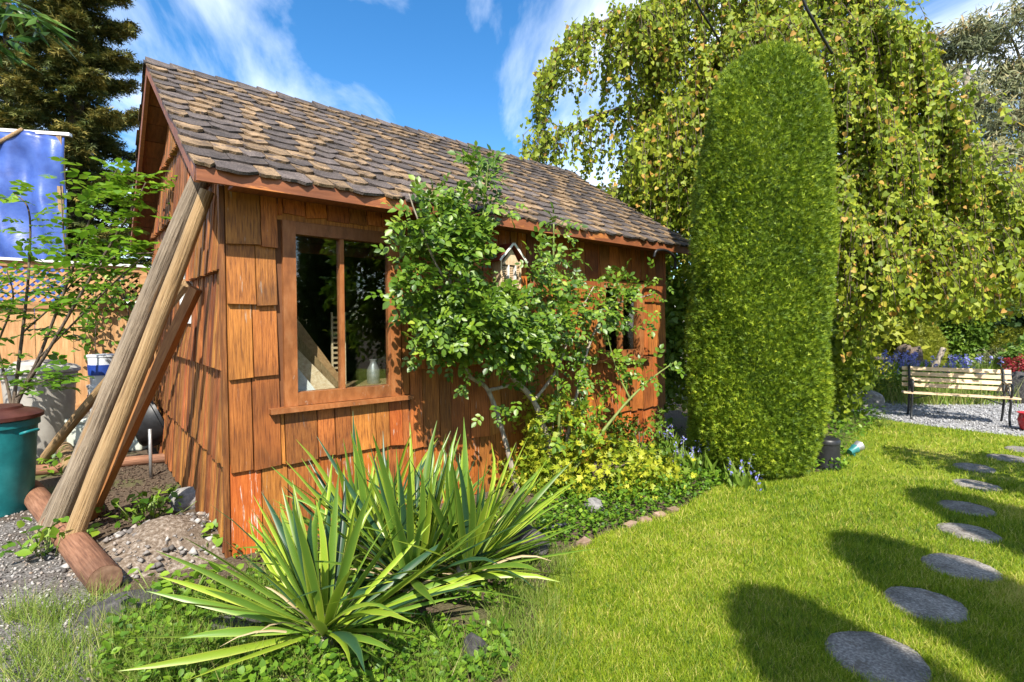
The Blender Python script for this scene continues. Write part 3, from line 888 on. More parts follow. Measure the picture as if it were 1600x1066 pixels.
def rock_thing(label, px, py, size, mat, seed, sink=.25, name='rock', rot=0):
    p = gp(px, py)
    return tag(rock(name, size, mat, seed, (p[0], p[1], size[2] * (.5 - sink)), rot=rot), label, 'rock')
rock_thing('flat black rock in front of the cut log end', 195, 958, (.42, .26, .16), 'dark_stone', 11, .3, rot=.4)
rock_thing('rough brown-grey rock resting against the gable wall foot', 296, 792, (.30, .24, .2), 'stone', 12, .2)
rock_thing('rounded dark grey stone beside yucca at lawn edge', 826, 868, (.26, .22, .26), 'dark_stone', 13, .15)
rock_thing('small grey rock among golden shrub leaves', 930, 800, (.16, .13, .14), 'stone', 14, .2)
rock_thing('small dark upright stone at the feet of the yucca', 742, 1035, (.12, .1, .16), 'dark_stone', 15, .2)
rock_thing('dark flat stone left of the yucca under its leaves', 372, 985, (.3, .16, .12), 'dark_stone', 16, .3)
rock_thing('grey mossy stone by bluebells near the clipped conifer', 1060, 725, (.3, .22, .2), 'stone', 17, .3)
rock_thing('large pale grey boulder beside the gravel path', 1354, 634, (.62, .5, .42), 'stone', 18, .2)
rock_thing('large dark boulder behind the bench armrest', 1602, 628, (1.0, .8, .72), 'dark_stone', 19, .2)
rock_thing('weathered rounded boulder beyond the bench near driftwood', 1452, 592, (.55, .5, .55), 'stone', 21, .2)

# rubble heap
hc = gp(268, 852)
nx, ny = 34, 26
V, F = [], []
for j in range(ny):
    for i in range(nx):
        x, y = (i / (nx - 1) * 2 - 1), (j / (ny - 1) * 2 - 1)
        r2 = x * x + y * y
        h = max(0, 1 - r2) ** 1.1 * .17 * (1 + .3 * math.sin(5 * x + 2) * math.cos(4 * y)) + (random.uniform(-.012, .012) if r2 < .95 else 0) - .012
        V.append((x * .62, y * .52, h))
for j in range(ny - 1):
    for i in range(nx - 1):
        F.append((j * nx + i, j * nx + i + 1, (j + 1) * nx + i + 1, (j + 1) * nx + i))
heap = thing('rubble_heap', 'low heap of stony rubble and soil by the gable corner', 'heap', hc, R(40))
link('soil_mound', py_mesh('soil_mound', V, F, True), 'rubble', heap)

OCT = (np.array([(1, 0, 0), (-1, 0, 0), (0, 1, 0), (0, -1, 0), (0, 0, .7), (0, 0, -.7), ]) * .5,
       np.array([(0, 2, 4), (2, 1, 4), (1, 3, 4), (3, 0, 4), (2, 0, 5), (1, 2, 5), (3, 1, 5), (0, 3, 5)]))
def pebbles(name, label, mat, X, Y, Z, size, parent=None, off=(0, 0, 0), kind='stuff'):
    n = len(X)
    pos = np.stack([X, Y, Z + size * .15], 1)
    th = rng.random(n) * 6.28
    ax = np.stack([np.cos(th), np.sin(th), rng.normal(size=n) * .2], 1)
    V, F, r = scatter(OCT, pos, ax, np.array([[0, 0, 1.]]) + rng.normal(size=(n, 3)) * .25, size, rng.random(n), off)
    V = V + rng.normal(size=V.shape) * (np.repeat(size, 6)[:, None] * .09)
    o = link(name, np_mesh(name, V, F, r), mat, parent)
    o['kind'] = kind
    if label: tag(o, label, 'gravel')
    return o
n = 420
a_, q_ = rng.random(n) * 6.28, np.sqrt(rng.random(n)) * .96
X, Y = q_ * np.cos(a_) * .62, q_ * np.sin(a_) * .52
Zh = np.maximum(0, 1 - q_ ** 2) ** 1.1 * .165 - .008
pebbles('rubble_stone', None, 'pebble', X, Y, Zh, .016 + .05 * rng.random(n) ** 3, heap)
def rand_poly(poly, n, near=True):
    P = np.asarray([p[:2] for p in poly]); lo, hi = P.min(0), P.max(0)
    X = rng.uniform(lo[0], hi[0], n); Y = rng.uniform(lo[1], hi[1], n)
    k = inside(P, X, Y)
    return X[k], Y[k]
X, Y = rand_poly(gravel_poly, 26000)
k = (Y > 1.7) & (X / Y > -1.15); X, Y = X[k], Y[k]
pebbles('loose_gravel', 'grey loose gravel on the yard by the bins', 'pebble', X, Y, np.full(len(X), .005), .012 + .022 * rng.random(len(X)) ** 2)
X, Y = rand_poly(path_poly, 20000)
k = (X / Y < 1.1); X, Y = X[k][:9000], Y[k][:9000]
pebbles('path_gravel', 'pale crushed gravel around the garden bench', 'white_pebble', X, Y, np.full(len(X), .005), .02 + .025 * rng.random(len(X)))
# dark mulch bits behind the heap
mul = [gp(*p)[:2] for p in [(120, 800), (170, 725), (290, 715), (330, 790), (250, 800), (180, 840)]]
X, Y = rand_poly(mul, 2600)
pebbles('soil_crumbs', 'dark crumbly soil and chips under the gable wall', 'bark_bits' if False else 'pebble', X, Y, np.full(len(X), .003), .012 + .02 * rng.random(len(X)))
bpy.data.objects['soil_crumbs'].data.materials.clear()
M['soil_bits'] = leafy('soil_crumb', [(.03, .02, .013), (.07, .045, .03), (.13, .09, .06)], 0, .95)
bpy.data.objects['soil_crumbs'].data.materials.append(M['soil_bits'])

tag(tube('steel_pipe', [gp(236, 746), gp(236, 746) + [0, 0, .25], gp(236, 746) + [.0, 0, .50]], [.016, .016, .016], 'steel', None, 10), 'thin grey steel pipe standing upright in the soil', 'pipe')

def bin_(label, loc, rb, rt, h, mat, lidmat, name='garbage_bin'):
    t = thing(name, label, 'bin', loc)
    lathe('bin_body', [(rb * .96, 0), (rb, .02), (rb + (rt - rb) * .9, h * .88), (rt * 1.04, h * .885), (rt * 1.04, h * .95), (rt * .98, h * .955)], mat, t, 32)
    lathe('lid', [(rt * 1.09, h * .957), (rt * 1.12, h * .965), (rt * 1.12, h * 1.0), (rt * 1.0, h * 1.03), (rt * .7, h * 1.06), (rt * .66, h * 1.085), (rt * .3, h * 1.1), (.01, h * 1.1)], lidmat, t, 32)
    for sx in (-1, 1):
        pts = curve_pts([(sx * rt * 1.0, -.06, h * .82), (sx * rt * 1.16, -.05, h * .84), (sx * rt * 1.16, .05, h * .84), (sx * rt * 1.0, .06, h * .82)], 4)
        tube('handle', pts, .013, mat, t)
    return t
p = gp(0, 800); bin_('teal round garbage bin with maroon lid', p + [-.05, 0, 0], .25, .30, .82, 'bin_teal', 'maroon')
p = at(66, 700, 6.3); bin_('tall pale grey garbage bin with lid against the fence', (p[0], 6.3, 0), .29, .345, 1.04, 'bin_grey', 'bin_grey')
# pale tote with stacked buckets
p = gp(152, 708)
tote = thing('storage_tote', 'low pale green-grey plastic storage tote by the fence', 'tote', (p[0], p[1] + .25, 0), R(8))
def tapered(name, wx, wy, h, tp, mat, parent, z0=0):
    V = [(sx * wx / 2 * k, sy * wy / 2 * k, z) for z, k in ((z0, tp), (z0 + h, 1)) for sx, sy in ((-1, -1), (1, -1), (1, 1), (-1, 1))]
    o = link(name, py_mesh(name, V, BOXF), mat, parent)
    b = o.modifiers.new('bevel', 'BEVEL'); b.width = .03; b.segments = 3
    return o
tapered('tote_body', .98, .5, .36, .92, 'pale_box', tote)
tapered('lid', 1.04, .56, .07, .98, 'pale_box', tote, .361)
def bucket(label, loc):
    t = thing('plastic_bucket', label, 'bucket', loc)
    lathe('bucket_body', [(.125, 0), (.13, .01), (.15, .34), (.16, .35), (.16, .375), (.15, .378)], 'bucket_white', t, 28)
    lathe('blue_band', [(.1415, .12), (.148, .121), (.154, .25), (.148, .251)], 'blue_band', t, 28)
    return t
bp_ = at(163, 640, p[1] + .3)
bucket('white bucket with blue band standing on the storage tote', (bp_[0], p[1] + .28, .432))
bucket('second white bucket nested on top of the banded bucket', (bp_[0] + .01, p[1] + .28, .432 + .379))
# black tub on its side
p = gp(226, 716)
tub = thing('plastic_tub', 'black round plastic tub tipped on its rim against the shed', 'tub', (p[0], p[1], 0), R(40))
o = lathe('tub_body', [(.20, 0), (.24, .02), (.27, .10), (.29, .12), (.31, .26), (.34, .27), (.345, .30), (.32, .30), (.285, .28), (.25, .04), (.0, .035)], 'black', tub, 36, (-.12, 0, .36), (0, R(68), 0))

# ================================================================== FENCE
fence = thing('lattice_fence', 'tan board fence with lattice top and white cap rail', 'fence', S(-1.5, 5.75, 0), R(40))
F0, F1 = -4.2, 3.0
FH, LZ = 1.78, 2.34
a = F0
while a < F1:
    w = random.uniform(.40, .5)
    span('board', (a + .003, -.012 + random.uniform(-.004, .004), .03), (min(a + w, F1) - .003, .012, FH), 'fence_wood', fence)
    a += w
span('rail', (F0, -.045, FH + .001), (F1, .04, FH + .09), 'fence_rail', fence)
span('rail', (F0, -.04, LZ), (F1, .04, LZ + .075), 'fence_rail', fence)
span('cap_rail', (F0 - .05, -.075, LZ + .0755), (F1 + .05, .075, LZ + .11), 'white_wood', fence)
span('lower_rail', (F0, -.05, .35), (F1, -.0175, .44), 'fence_rail', fence)
for x in (F0 - .045, -.9, 1.52, F1 + .05):
    span('post', (x - .045, -.12, 0), (x + .045, -.046, LZ + .02), 'fence_rail', fence)
hh = LZ - FH - .091
for k, x in enumerate(np.arange(F0 - .0, F1 - .5, .105)):
    for sg, yy in ((1, -.008), (-1, .004)):
        x0 = x if sg > 0 else x + hh
        x1 = x0 + sg * hh
        c = ((x0 + x1) / 2, yy, FH + .091 + hh / 2)
        V = [(p_, q_, r_) for q_ in (-.005, .005) for p_, r_ in ((x0 - .022 - c[0], -hh / 2), (x0 + .022 - c[0], -hh / 2), (x1 + .022 - c[0], hh / 2), (x1 - .022 - c[0], hh / 2))]
        if x1 > F1 or x1 < F0 or x0 > F1: continue
        link('lattice_slat', py_mesh('lattice_slat', V, [(0, 1, 2, 3), (7, 6, 5, 4), (0, 4, 5, 1), (1, 5, 6, 2), (2, 6, 7, 3), (3, 7, 4, 0)]), 'fence_wood', fence, c)

# blue tarp on a timber frame beyond the fence
tc_ = at(38, 400, 9.6)
tarp = thing('tarp_shelter', 'tall timber frame hung with a bright blue tarp beyond fence', 'shelter', (tc_[0], 9.6, 0), R(12))
for x in (-.95, .62):
    for y in (0,):
        span('post', (x - .045, y - .045, 0), (x + .045, y + .045, 4.999), 'pole_tan', tarp)
span('top_beam', (-1.2, -.06, 5.0), (.8, .03, 5.055), 'white_wood', tarp)
tube('brace', [(-.95, -.1, 4.3), (.1, -.1, 5.05)], .035, 'pole_tan', tarp)
nx, nz = 40, 40
V, F = [], []
for j in range(nz):
    for i in range(nx):
        x = -.8 + 1.5 * i / (nx - 1); z = 5.0 - 3.6 * j / (nz - 1)
        w = .09 * math.sin(9 * x + 1.4 * math.sin(z * 2)) * (j / nz) ** .5 + .03 * math.sin(6 * z + 5 * x) + .02 * math.sin(17 * x + 3 * z)
        V.append((x, -.07 + w, z + .03 * math.sin(8 * x)))
for j in range(nz - 1):
    for i in range(nx - 1):
        F.append((j * nx + i, (j + 1) * nx + i, (j + 1) * nx + i + 1, j * nx + i + 1))
o = link('tarp_sheet', py_mesh('tarp_sheet', V, F, True), 'tarp', tarp)
o.modifiers.new('thick', 'SOLIDIFY').thickness = .006

# ================================================================== LAWN: blades and stepping stones
def blades(name, mat, X, Y, Z, length, width, rnd, parent=None, lean=.5, off=(0, 0, 0)):
    n = len(X)
    th = rng.random(n) * 6.28
    l_ = rng.random(n) * lean
    d = np.stack([np.cos(th) * l_, np.sin(th) * l_, np.ones(n)], 1)
    d = nrm(d)
    th2 = rng.random(n) * 6.28
    s = np.stack([np.cos(th2), np.sin(th2), np.zeros(n)], 1)
    b = np.stack([X, Y, Z], 1) - np.asarray(off)
    tip = b + d * length[:, None] + np.stack([np.cos(th), np.sin(th), np.zeros(n)], 1) * (length * l_ * .5)[:, None]
    V = np.stack([b - s * width[:, None] / 2, b + s * width[:, None] / 2, tip], 1).reshape(-1, 3)
    F = np.arange(n * 3).reshape(-1, 3)
    o = link(name, np_mesh(name, V, F, np.repeat(np.clip(rnd, 0, 1), 3)), mat, parent)
    o['kind'] = 'stuff'
    return o

steps = [(1370, 1032, .215), (1445, 948, .195), (1500, 890, .20), (1513, 835, .185), (1510, 797, .19), (1525, 761, .19), (1522, 733, .185), (1574, 718, .19), (1602, 705, .19)]
step_xy = []
ords = ['nearest the yucca end of the lawn path', 'second', 'third', 'fourth', 'fifth', 'sixth', 'seventh', 'eighth', 'ninth']
for i, (px, py, r) in enumerate(steps):
    p = gp(px, py)
    step_xy.append((p[0], p[1], r))
    ns = 36
    V, F = [], []
    for (q, z) in ((1.0, 0), (1.0, .012), (.95, .021), (.6, .023), (.3, .022)):
        for k in range(ns):
            a = math.tau * k / ns
            rr = r * q * (1 + .03 * math.sin(2 * a + i) + .025 * math.sin(3 * a + 2 * i) + .02 * math.sin(7 * a + 2 * i) + .012 * math.sin(13 * a + i))
            V.append((rr * math.cos(a), rr * math.sin(a), z + (random.uniform(-.002, .002) if z > .02 else 0)))
    for j in range(4):
        for k in range(ns):
            F.append((j * ns + k, j * ns + (k + 1) % ns, (j + 1) * ns + (k + 1) % ns, (j + 1) * ns + k))
    F.append(tuple(4 * ns + k for k in range(ns)))
    o = link('stepping_stone', py_mesh('stepping_stone', V, F, True), 'step', None, (p[0], p[1], .002))
    lab = 'round concrete stepping stone at the end of the row farthest from the bench' if i == 0 else \
          'round concrete stepping stone, %s counted from the end away from the bench' % ords[i]
    tag(o, lab, 'stepping stone', 'stepping stones across the lawn')

def lawn_rnd(X, Y):
    f = .5 + .5 * np.sin(1.9 * X + 1.1 * np.sin(1.3 * Y)) * np.cos(1.6 * Y + .8 * np.sin(2.1 * X))
    return .30 + .22 * f + rng.normal(size=len(X)) * .27 + (rng.random(len(X)) < .10) * .45 + .4 * np.maximum(0, np.sin(2.3 * X + 1) * np.sin(1.9 * Y + .7 * X)) ** 3 + .14 * np.sin(9 * X + 4 * np.sin(7 * Y)) * np.sin(8 * Y)
X = []; Y = []
for (n, y0, y1) in ((170000, 1.7, 3.2), (150000, 3.2, 5.2), (70000, 5.2, 9.2)):
    yy = rng.uniform(y0, y1, n); xx = rng.uniform(-.6, 1.12, n) * yy
    k = inside(lawn_poly, xx, yy)
    X.append(xx[k]); Y.append(yy[k])
X = np.concatenate(X); Y = np.concatenate(Y)
ok = np.ones(len(X), bool)
for (sx, sy, r) in step_xy:
    ok &= (X - sx) ** 2 + (Y - sy) ** 2 > (r * (.97 + .05 * np.sin(5 * np.arctan2(Y - sy, X - sx) + sx * 9))) ** 2
X, Y = X[ok], Y[ok]
far = np.clip((Y - 2.5) / 5, 0, 1)
o = blades('lawn_grass', 'grass', X, Y, np.full(len(X), .006), (.024 + .026 * rng.random(len(X))) * (1 + .3 * far), .0042 * (1 + 1.6 * far), lawn_rnd(X, Y), lean=1.1)
tag(o, 'short mown yellow-green grass of the lawn', 'grass')

# ================================================================== PLANTS
def clipped(name, label, cat, loc, prof, n, leaf, mat, lean=(0, 0), bump=.035, trunk=.07, group=None, tmpl=SPRIG, up=.5):
    """clipped evergreen: profile list (z, radius), covered with small sprays"""
    t = thing(name, label, cat, (loc[0], loc[1], 0), 0, group)
    zs = np.array([p[0] for p in prof]); rs = np.array([p[1] for p in prof])
    # area weights
    zz = np.linspace(zs[0], zs[-1], 200); rr = np.interp(zz, zs, rs)
    dr = np.gradient(rr, zz)
    w = rr * np.sqrt(1 + dr ** 2) + .01; cdf = np.cumsum(w) / w.sum()
    z = np.interp(rng.random(n), cdf, zz)
    th = rng.random(n) * 6.283
    bumps = bump * (1.3 * np.sin(3 * th + 2.1 * z + 1) * np.sin(2.3 * z) + .6 * np.sin(5 * th + 3 * z) * np.cos(4.3 * z + 2 * np.sin(th * 3)) + .5 * np.sin(13 * th - 9 * z) * np.sin(15 * z + 2 * np.sin(5 * th)) + .5 * np.sin(31 * th + 17 * z) * np.sin(37 * z - 9 * th))
    r = np.interp(z, zs, rs) + bumps - rng.random(n) ** 1.6 * .14 * min(1, rs.max() * 2)
    ht = zs[-1]
    cx = lean[0] * z / ht; cy = lean[1] * z / ht
    out = np.stack([np.cos(th), np.sin(th), np.clip(-np.interp(z, zz, dr), -1, 3)], 1); out = nrm(out)
    pos = np.stack([cx + np.maximum(r, .01) * np.cos(th), cy + np.maximum(r, .01) * np.sin(th), z], 1)
    ax = out * .75 + np.array([[0, 0, up]]) + rng.normal(size=(n, 3)) * .5
    nm = rvec(n) + out * .8
    rv = .45 + bumps / max(bump, .001) * .08 + rng.normal(size=n) * .22
    o = foliage('crown', mat, t, tmpl, pos, ax, nm, leaf * (.6 + .8 * rng.random(n)), rv)
    # added leaf-coloured hull, keeps daylight from showing straight through
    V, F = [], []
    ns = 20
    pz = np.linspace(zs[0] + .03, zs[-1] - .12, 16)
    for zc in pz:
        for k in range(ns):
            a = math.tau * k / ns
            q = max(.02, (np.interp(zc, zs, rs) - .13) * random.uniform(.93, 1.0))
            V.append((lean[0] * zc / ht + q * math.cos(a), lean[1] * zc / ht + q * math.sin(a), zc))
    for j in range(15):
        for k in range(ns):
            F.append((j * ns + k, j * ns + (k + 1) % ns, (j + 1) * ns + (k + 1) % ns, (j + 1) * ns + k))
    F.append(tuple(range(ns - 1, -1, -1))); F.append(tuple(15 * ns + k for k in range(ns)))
    link('crown_hull', py_mesh('crown_hull', V, F, True, [.15 + .3 * random.random() for _ in V]), mat, t)
    tube('trunk', [(0, 0, 0), (0, 0, zs[0] + .3)], trunk, 'bark', t)
    return t
cb = gp(1178, 736)
clipped('clipped_conifer', 'tall clipped golden-green conifer column at the shed end', 'conifer', (cb[0], cb[1] + .1),
        [(.05, .46), (.12, .58), (.3, .655), (.9, .69), (1.6, .685), (2.4, .68), (3.1, .66), (3.6, .61), (4.0, .53), (4.24, .43), (4.37, .32), (4.43, .16), (4.45, .02)],
        150000, .044, 'thuja', (.10, 0), .03)

# columns beside the camera: outside the frame, their shadows lie on the lawn and they mirror in the window
for i, (px, py, H, r, lab) in enumerate([(1222, 968, 4.3, .42, 'dark rounded yew column beside the first stepping stones'),
                                         (1380, 868, 4.3, .46, 'dark rounded yew column beside the middle stepping stones'),
                                         (1490, 788, 4.3, .50, 'dark rounded yew column beside the farther stepping stones')]):
    p = gp(px, py)
    off = H / math.tan(SUN_EL)
    p = p + np.array([math.sin(SUN_AZ), math.cos(SUN_AZ), 0]) * (off - r * .55)
    clipped('yew_column', lab, 'yew', p, [(.05, r * .6), (.3, r * .9), (H * .4, r), (H * .75, r * .93), (H * .88, r * .75), (H * .95, r * .5), (H * .99, r * .2), (H, .03)],
            14000, .12, 'yew', (0, 0), .05, group='yew columns beside the lawn')

# ---- generic leafy bush
def bush(name, label, cat, loc, radii, zc, n, leaf, mat, tmpl=DIAMOND, n_cl=40, sigma=.1, stem=True, group=None, up=.4, parent_only=False, core=False):
    t = thing(name, label, cat, (loc[0], loc[1], 0), 0, group)
    pos, out, i = clumps((0, 0, zc), radii, n_cl, n, sigma)
    pos[:, 2] = np.maximum(pos[:, 2], .02)
    rv = .45 + (rng.random(n_cl)[i] - .5) * .4 + rng.normal(size=n) * .18
    foliage('crown', mat, t, tmpl, pos, out * .5 + rvec(n) * .8 + [[0, 0, up * .3]], out + np.array([[0, 0, .7]]) + rvec(n) * .7, leaf * (.6 + .8 * rng.random(n)), rv)
    if core:
        c = rock('crown_hull', (radii[0] * 1.45, radii[1] * 1.45, radii[2] * 1.45), mat, 5, (0, 0, zc), t, 2)  # added hull inside the leaves, closes see-through gaps in the bush
        a = c.data.attributes.new('rnd', 'FLOAT', 'POINT'); a.data.foreach_set('value', np.full(len(c.data.vertices), .2, dtype=np.float32))
    if stem:
        st = []
        for k in range(5):
            e = np.array([rng.normal() * radii[0] * .4, rng.normal() * radii[1] * .4, zc + radii[2] * .3])
            st.append((curve_pts([(rng.normal() * .03, rng.normal() * .03, 0), e * .5 + [0, 0, .05], e], 4), [.018 * max(radii)] * 8 + [.006]))
        tubes('stems', st, 'bark', t)['kind'] = 'stuff'
    return t

# ---- climbing rose on the shed front
rose_base = S(2.72, -.34, 0)
rose = thing('climbing_rose', 'large glossy green rose bush climbing the shed front', 'rose bush', rose_base)
P_, A_, N_, S_, K_ = [], [], [], [], []
def rose_cluster(c, rad, n, n_cl, sigma, leaf=.057):
    n = int(n * .8)
    """c in shed coordinates"""
    ctr = S(*c)
    q, out, i = clumps((0, 0, 0), rad, n_cl, n, sigma, .35)
    pos = ctr + q[:, 0:1] * U + q[:, 1:2] * Vv + q[:, 2:3] * np.array([0, 0, 1])
    # keep leaves off the wall and out of the roof
    v = (pos - np.array([C0[0], C0[1], 0])) @ Vv
    zroof = EZ - .02 + SL * np.maximum(v + OV, 0)
    uu = (pos - np.array([C0[0], C0[1], 0])) @ U
    good = ~((np.abs(uu - .8 * (v + .1) - 2.36) < .25) & (pos[:, 2] > 1.86) & (pos[:, 2] < 2.5)) & (v < -.06) & ((pos[:, 2] < 2.25) | (v < -OV - .06))
    pos, i = pos[good], i[good]
    o_ = nrm(out[good][:, 0:1] * U + out[good][:, 1:2] * Vv + out[good][:, 2:3] * np.array([0, 0, 1]))
    m = len(pos)
    ax = o_ * .5 + rvec(m) * .7 - Vv * .35 + np.array([[0, 0, -.12]])
    nm = np.array([[0, -.6, 1.]]) - Vv * .4 + rvec(m) * .5
    lf = leaf * (.7 + .6 * rng.random(m))
    p, a, nn, s, k = compound(pos, ax, nm, lf, 2)
    base = .42 + (rng.random(n_cl)[i] - .5) * .35
    P_.append(p); A_.append(a + rvec(len(p)) * .2); N_.append(nn + rvec(len(p)) * .25); S_.append(s); K_.append(np.tile(base, k) + rng.normal(size=len(p)) * .17)
rose_cluster((1.62, -.50, 1.96), (.66, .30, .58), 1330, 59, .085)
rose_cluster((1.78, -.52, 1.50), (.56, .28, .38), 577, 33, .085)
rose_cluster((1.22, -.62, 1.86), (.26, .2, .5), 192, 18, .06)
rose_cluster((1.10, -.60, 2.33), (.16, .12, .22), 59, 10, .04)
rose_cluster((1.72, -.58, 2.55), (.22, .14, .34), 192, 15, .05)
rose_cluster((2.15, -.46, 1.62), (.40, .24, .36), 249, 28, .08)
rose_cluster((2.62, -.42, 2.20), (.20, .18, .42), 88, 20, .06)
rose_cluster((2.70, -.40, 1.72), (.45, .24, .32), 169, 31, .08)
rose_cluster((3.25, -.40, 1.82), (.45, .24, .30), 117, 33, .08)
rose_cluster((3.62, -.42, 1.78), (.36, .22, .28), 82, 28, .07)
rose_cluster((4.15, -.50, 2.0), (.22, .18, .14), 19, 10, .05)
rose_cluster((2.60, -.42, 1.10), (.52, .24, .38), 125, 33, .07)
rose_cluster((3.35, -.42, 1.15), (.40, .22, .32), 58, 26, .06)
rose_cluster((3.95, -.60, 1.05), (.32, .22, .14), 29, 11, .05)
rose_cluster((2.75, -.45, .62), (.42, .22, .25), 73, 23, .06)
rose_cluster((1.95, -.38, .95), (.12, .12, .5), 15, 10, .05)
V, F, r = scatter(OVAL, np.concatenate(P_), np.concatenate(A_), np.concatenate(N_), np.concatenate(S_), np.concatenate(K_), rose_base)
o = link('foliage', np_mesh('foliage', V, F, r), 'rose_leaf', rose); o['kind'] = 'stuff'
def cane(pts, r0, r1, mat='cane'):
    c = curve_pts([S(*p) for p in pts], 7)
    tube('cane', c, list(np.linspace(r0, r1, len(c))), mat, rose, 7, .12, rose_base)
cane([(2.72, -.34, 0), (2.66, -.32, .45), (2.5, -.30, .85), (2.25, -.28, 1.10), (2.02, -.3, 1.35), (1.75, -.4, 1.7), (1.5, -.45, 2.1)], .034, .012)
cane([(2.30, -.30, 0), (2.22, -.22, .5), (2.05, -.18, .98), (1.80, -.22, 1.15), (1.62, -.3, 1.5), (1.5, -.4, 1.9), (1.55, -.5, 2.5)], .026, .009)
cane([(2.05, -.18, .98), (2.3, -.24, 1.02), (2.5, -.28, 1.06)], .017, .012)
cane([(2.74, -.34, 0), (2.72, -.42, .7), (2.66, -.42, 1.4), (2.62, -.44, 2.1), (2.6, -.46, 2.5)], .017, .007, 'cane_green')
cane([(2.78, -.34, 0), (3.0, -.36, .8), (3.2, -.38, 1.4), (3.5, -.4, 1.75), (3.9, -.42, 1.85), (4.2, -.45, 1.92)], .02, .006)
cane([(2.66, -.5, .05), (3.1, -.6, .5), (3.5, -.65, .82), (3.9, -.66, 1.02), (4.22, -.68, 1.15)], .02, .006, 'cane_green')
cane([(3.5, -.65, .82), (3.42, -.55, 1.1), (3.3, -.5, 1.5)], .011, .005, 'cane_green')
cane([(1.75, -.4, 1.7), (1.3, -.6, 1.95), (1.08, -.62, 2.35), (1.02, -.62, 2.5)], .012, .004)
cane([(1.6, -.45, 2.0), (1.7, -.56, 2.4), (1.74, -.6, 2.88)], .011, .004, 'cane_green')
cane([(2.5, -.30, .85), (2.75, -.36, 1.15), (2.95, -.4, 1.6), (3.2, -.42, 1.95)], .018, .006)
cane([(1.75, -.4, 1.7), (1.4, -.55, 1.6), (1.2, -.6, 1.65)], .009, .004)

ep = S(5.95, .9, 0)
bush('ivy_shrub', 'dark leafy shrub filling the gap between shed end and conifer', 'shrub', ep, (.45, .5, 1.45), 1.4, 4200, .085, 'hedge', HEART, 70, .12, core=True)
# ---- golden shrub, bed plants
def shrub_px(name, label, cat, px, py, Y, radii, zc, n, leaf, mat, tmpl, n_cl, sigma, **k):
    p = at(px, py, Y)
    return bush(name, label, cat, (p[0], Y), radii, zc, n, leaf, mat, tmpl, n_cl, sigma, **k)
shrub_px('golden_shrub', 'bright golden-yellow leafy shrub at the foot of the wall', 'shrub', 930, 740, 4.95, (.88, .42, .20), .21, 2500, .058, 'golden_leaf', MAPLE, 110, .07)
shrub_px('golden_shrub', 'taller golden shrub growing up among the rose canes', 'shrub', 865, 690, 5.05, (.36, .22, .40), .50, 800, .062, 'golden_leaf', MAPLE, 30, .06)
shrub_px('leafy_shrub', 'green leafy shrub tucked behind the golden shrub at wall corner', 'shrub', 1000, 700, 5.75, (.38, .25, .26), .30, 900, .05, 'hedge', OVAL, 30, .06)

def cover(name, label, poly, n, leaf, mat, hmax, tmpl=OVAL, avoid=None):
    X, Y = rand_poly(poly, n)
    m = len(X)
    pos = np.stack([X, Y, hmax * rng.random(m) ** 1.6 * (.4 + .6 * np.abs(np.sin(3.1 * X + 1) * np.cos(2.7 * Y)))], 1) + [0, 0, .012]
    ax = rvec(m) * [1, 1, .5] + [[0, 0, .25]]
    o = foliage(name, mat, None, tmpl, pos, ax, np.array([[0, 0, 1.]]) + rvec(m) * .6, leaf * (.5 + .9 * rng.random(m)), .45 + rng.normal(size=m) * .22)
    return tag(o, label, 'ground cover')
bed = [gp(*p)[:2] for p in [(835, 870), (880, 862), (940, 836), (1000, 816), (1060, 798), (1120, 764), (1200, 742), (1160, 705), (1075, 690), (1035, 690), (930, 720), (840, 760)]]
cover('bed_groundcover', 'low green groundcover leaves in the flower bed edge', bed, 26000, .036, 'weed', .22)
cover('conifer_groundcover', 'bright green leaves round the foot of the clipped conifer', [gp(*p)[:2] for p in [(1110, 770), (1200, 746), (1290, 742), (1325, 735), (1320, 700), (1290, 715), (1200, 722), (1120, 742)]], 4200, .05, 'weed', .16)
weeds = [gp(*p)[:2] for p in [(140, 1066), (200, 960), (260, 940), (330, 930), (420, 900), (560, 960), (700, 980), (800, 1000), (800, 1066), (700, 1100), (300, 1100)]]
cover('yucca_weeds', 'leafy green weeds around the foot of the yucca', weeds, 10000, .036, 'weed', .13)
wv = [gp(*p)[:2] for p in [(355, 860), (372, 880), (560, 850), (820, 790), (850, 860), (800, 960), (560, 930), (420, 900)]]
cover('wall_weeds', 'small green weeds along the foot of the shed wall', wv, 9000, .034, 'weed', .12)
for lab, px, py, n, sp in [('leafy green weed clump between log and gravel', 75, 868, 70, .12), ('leafy green weeds growing on the rubble edge', 235, 812, 110, .15),
                           ('small weed clump at the corner board foot', 350, 855, 40, .07), ('leafy weed clump beside the flat black rock', 275, 945, 80, .12),
                           ('leafy weed patch behind the leaning poles', 110, 735, 90, .22)]:
    p = gp(px, py)
    t = thing('weed_clump', lab, 'weeds', p)
    m = n
    pos = np.stack([rng.normal(size=m) * sp, rng.normal(size=m) * sp, .03 + .16 * rng.random(m)], 1)
    foliage('leaves', 'weed', t, OVAL, pos, rvec(m) + [[0, 0, .3]], np.array([[0, 0, 1.]]) + rvec(m) * .6, .07 * (.6 + .8 * rng.random(m)), .55 + rng.normal(size=m) * .25)
    tubes('stems', [([(pos[k, 0] * .5, pos[k, 1] * .5, 0), tuple(pos[k])], .003) for k in range(0, m, 4)], 'cane_green', t, 4)['kind'] = 'stuff'

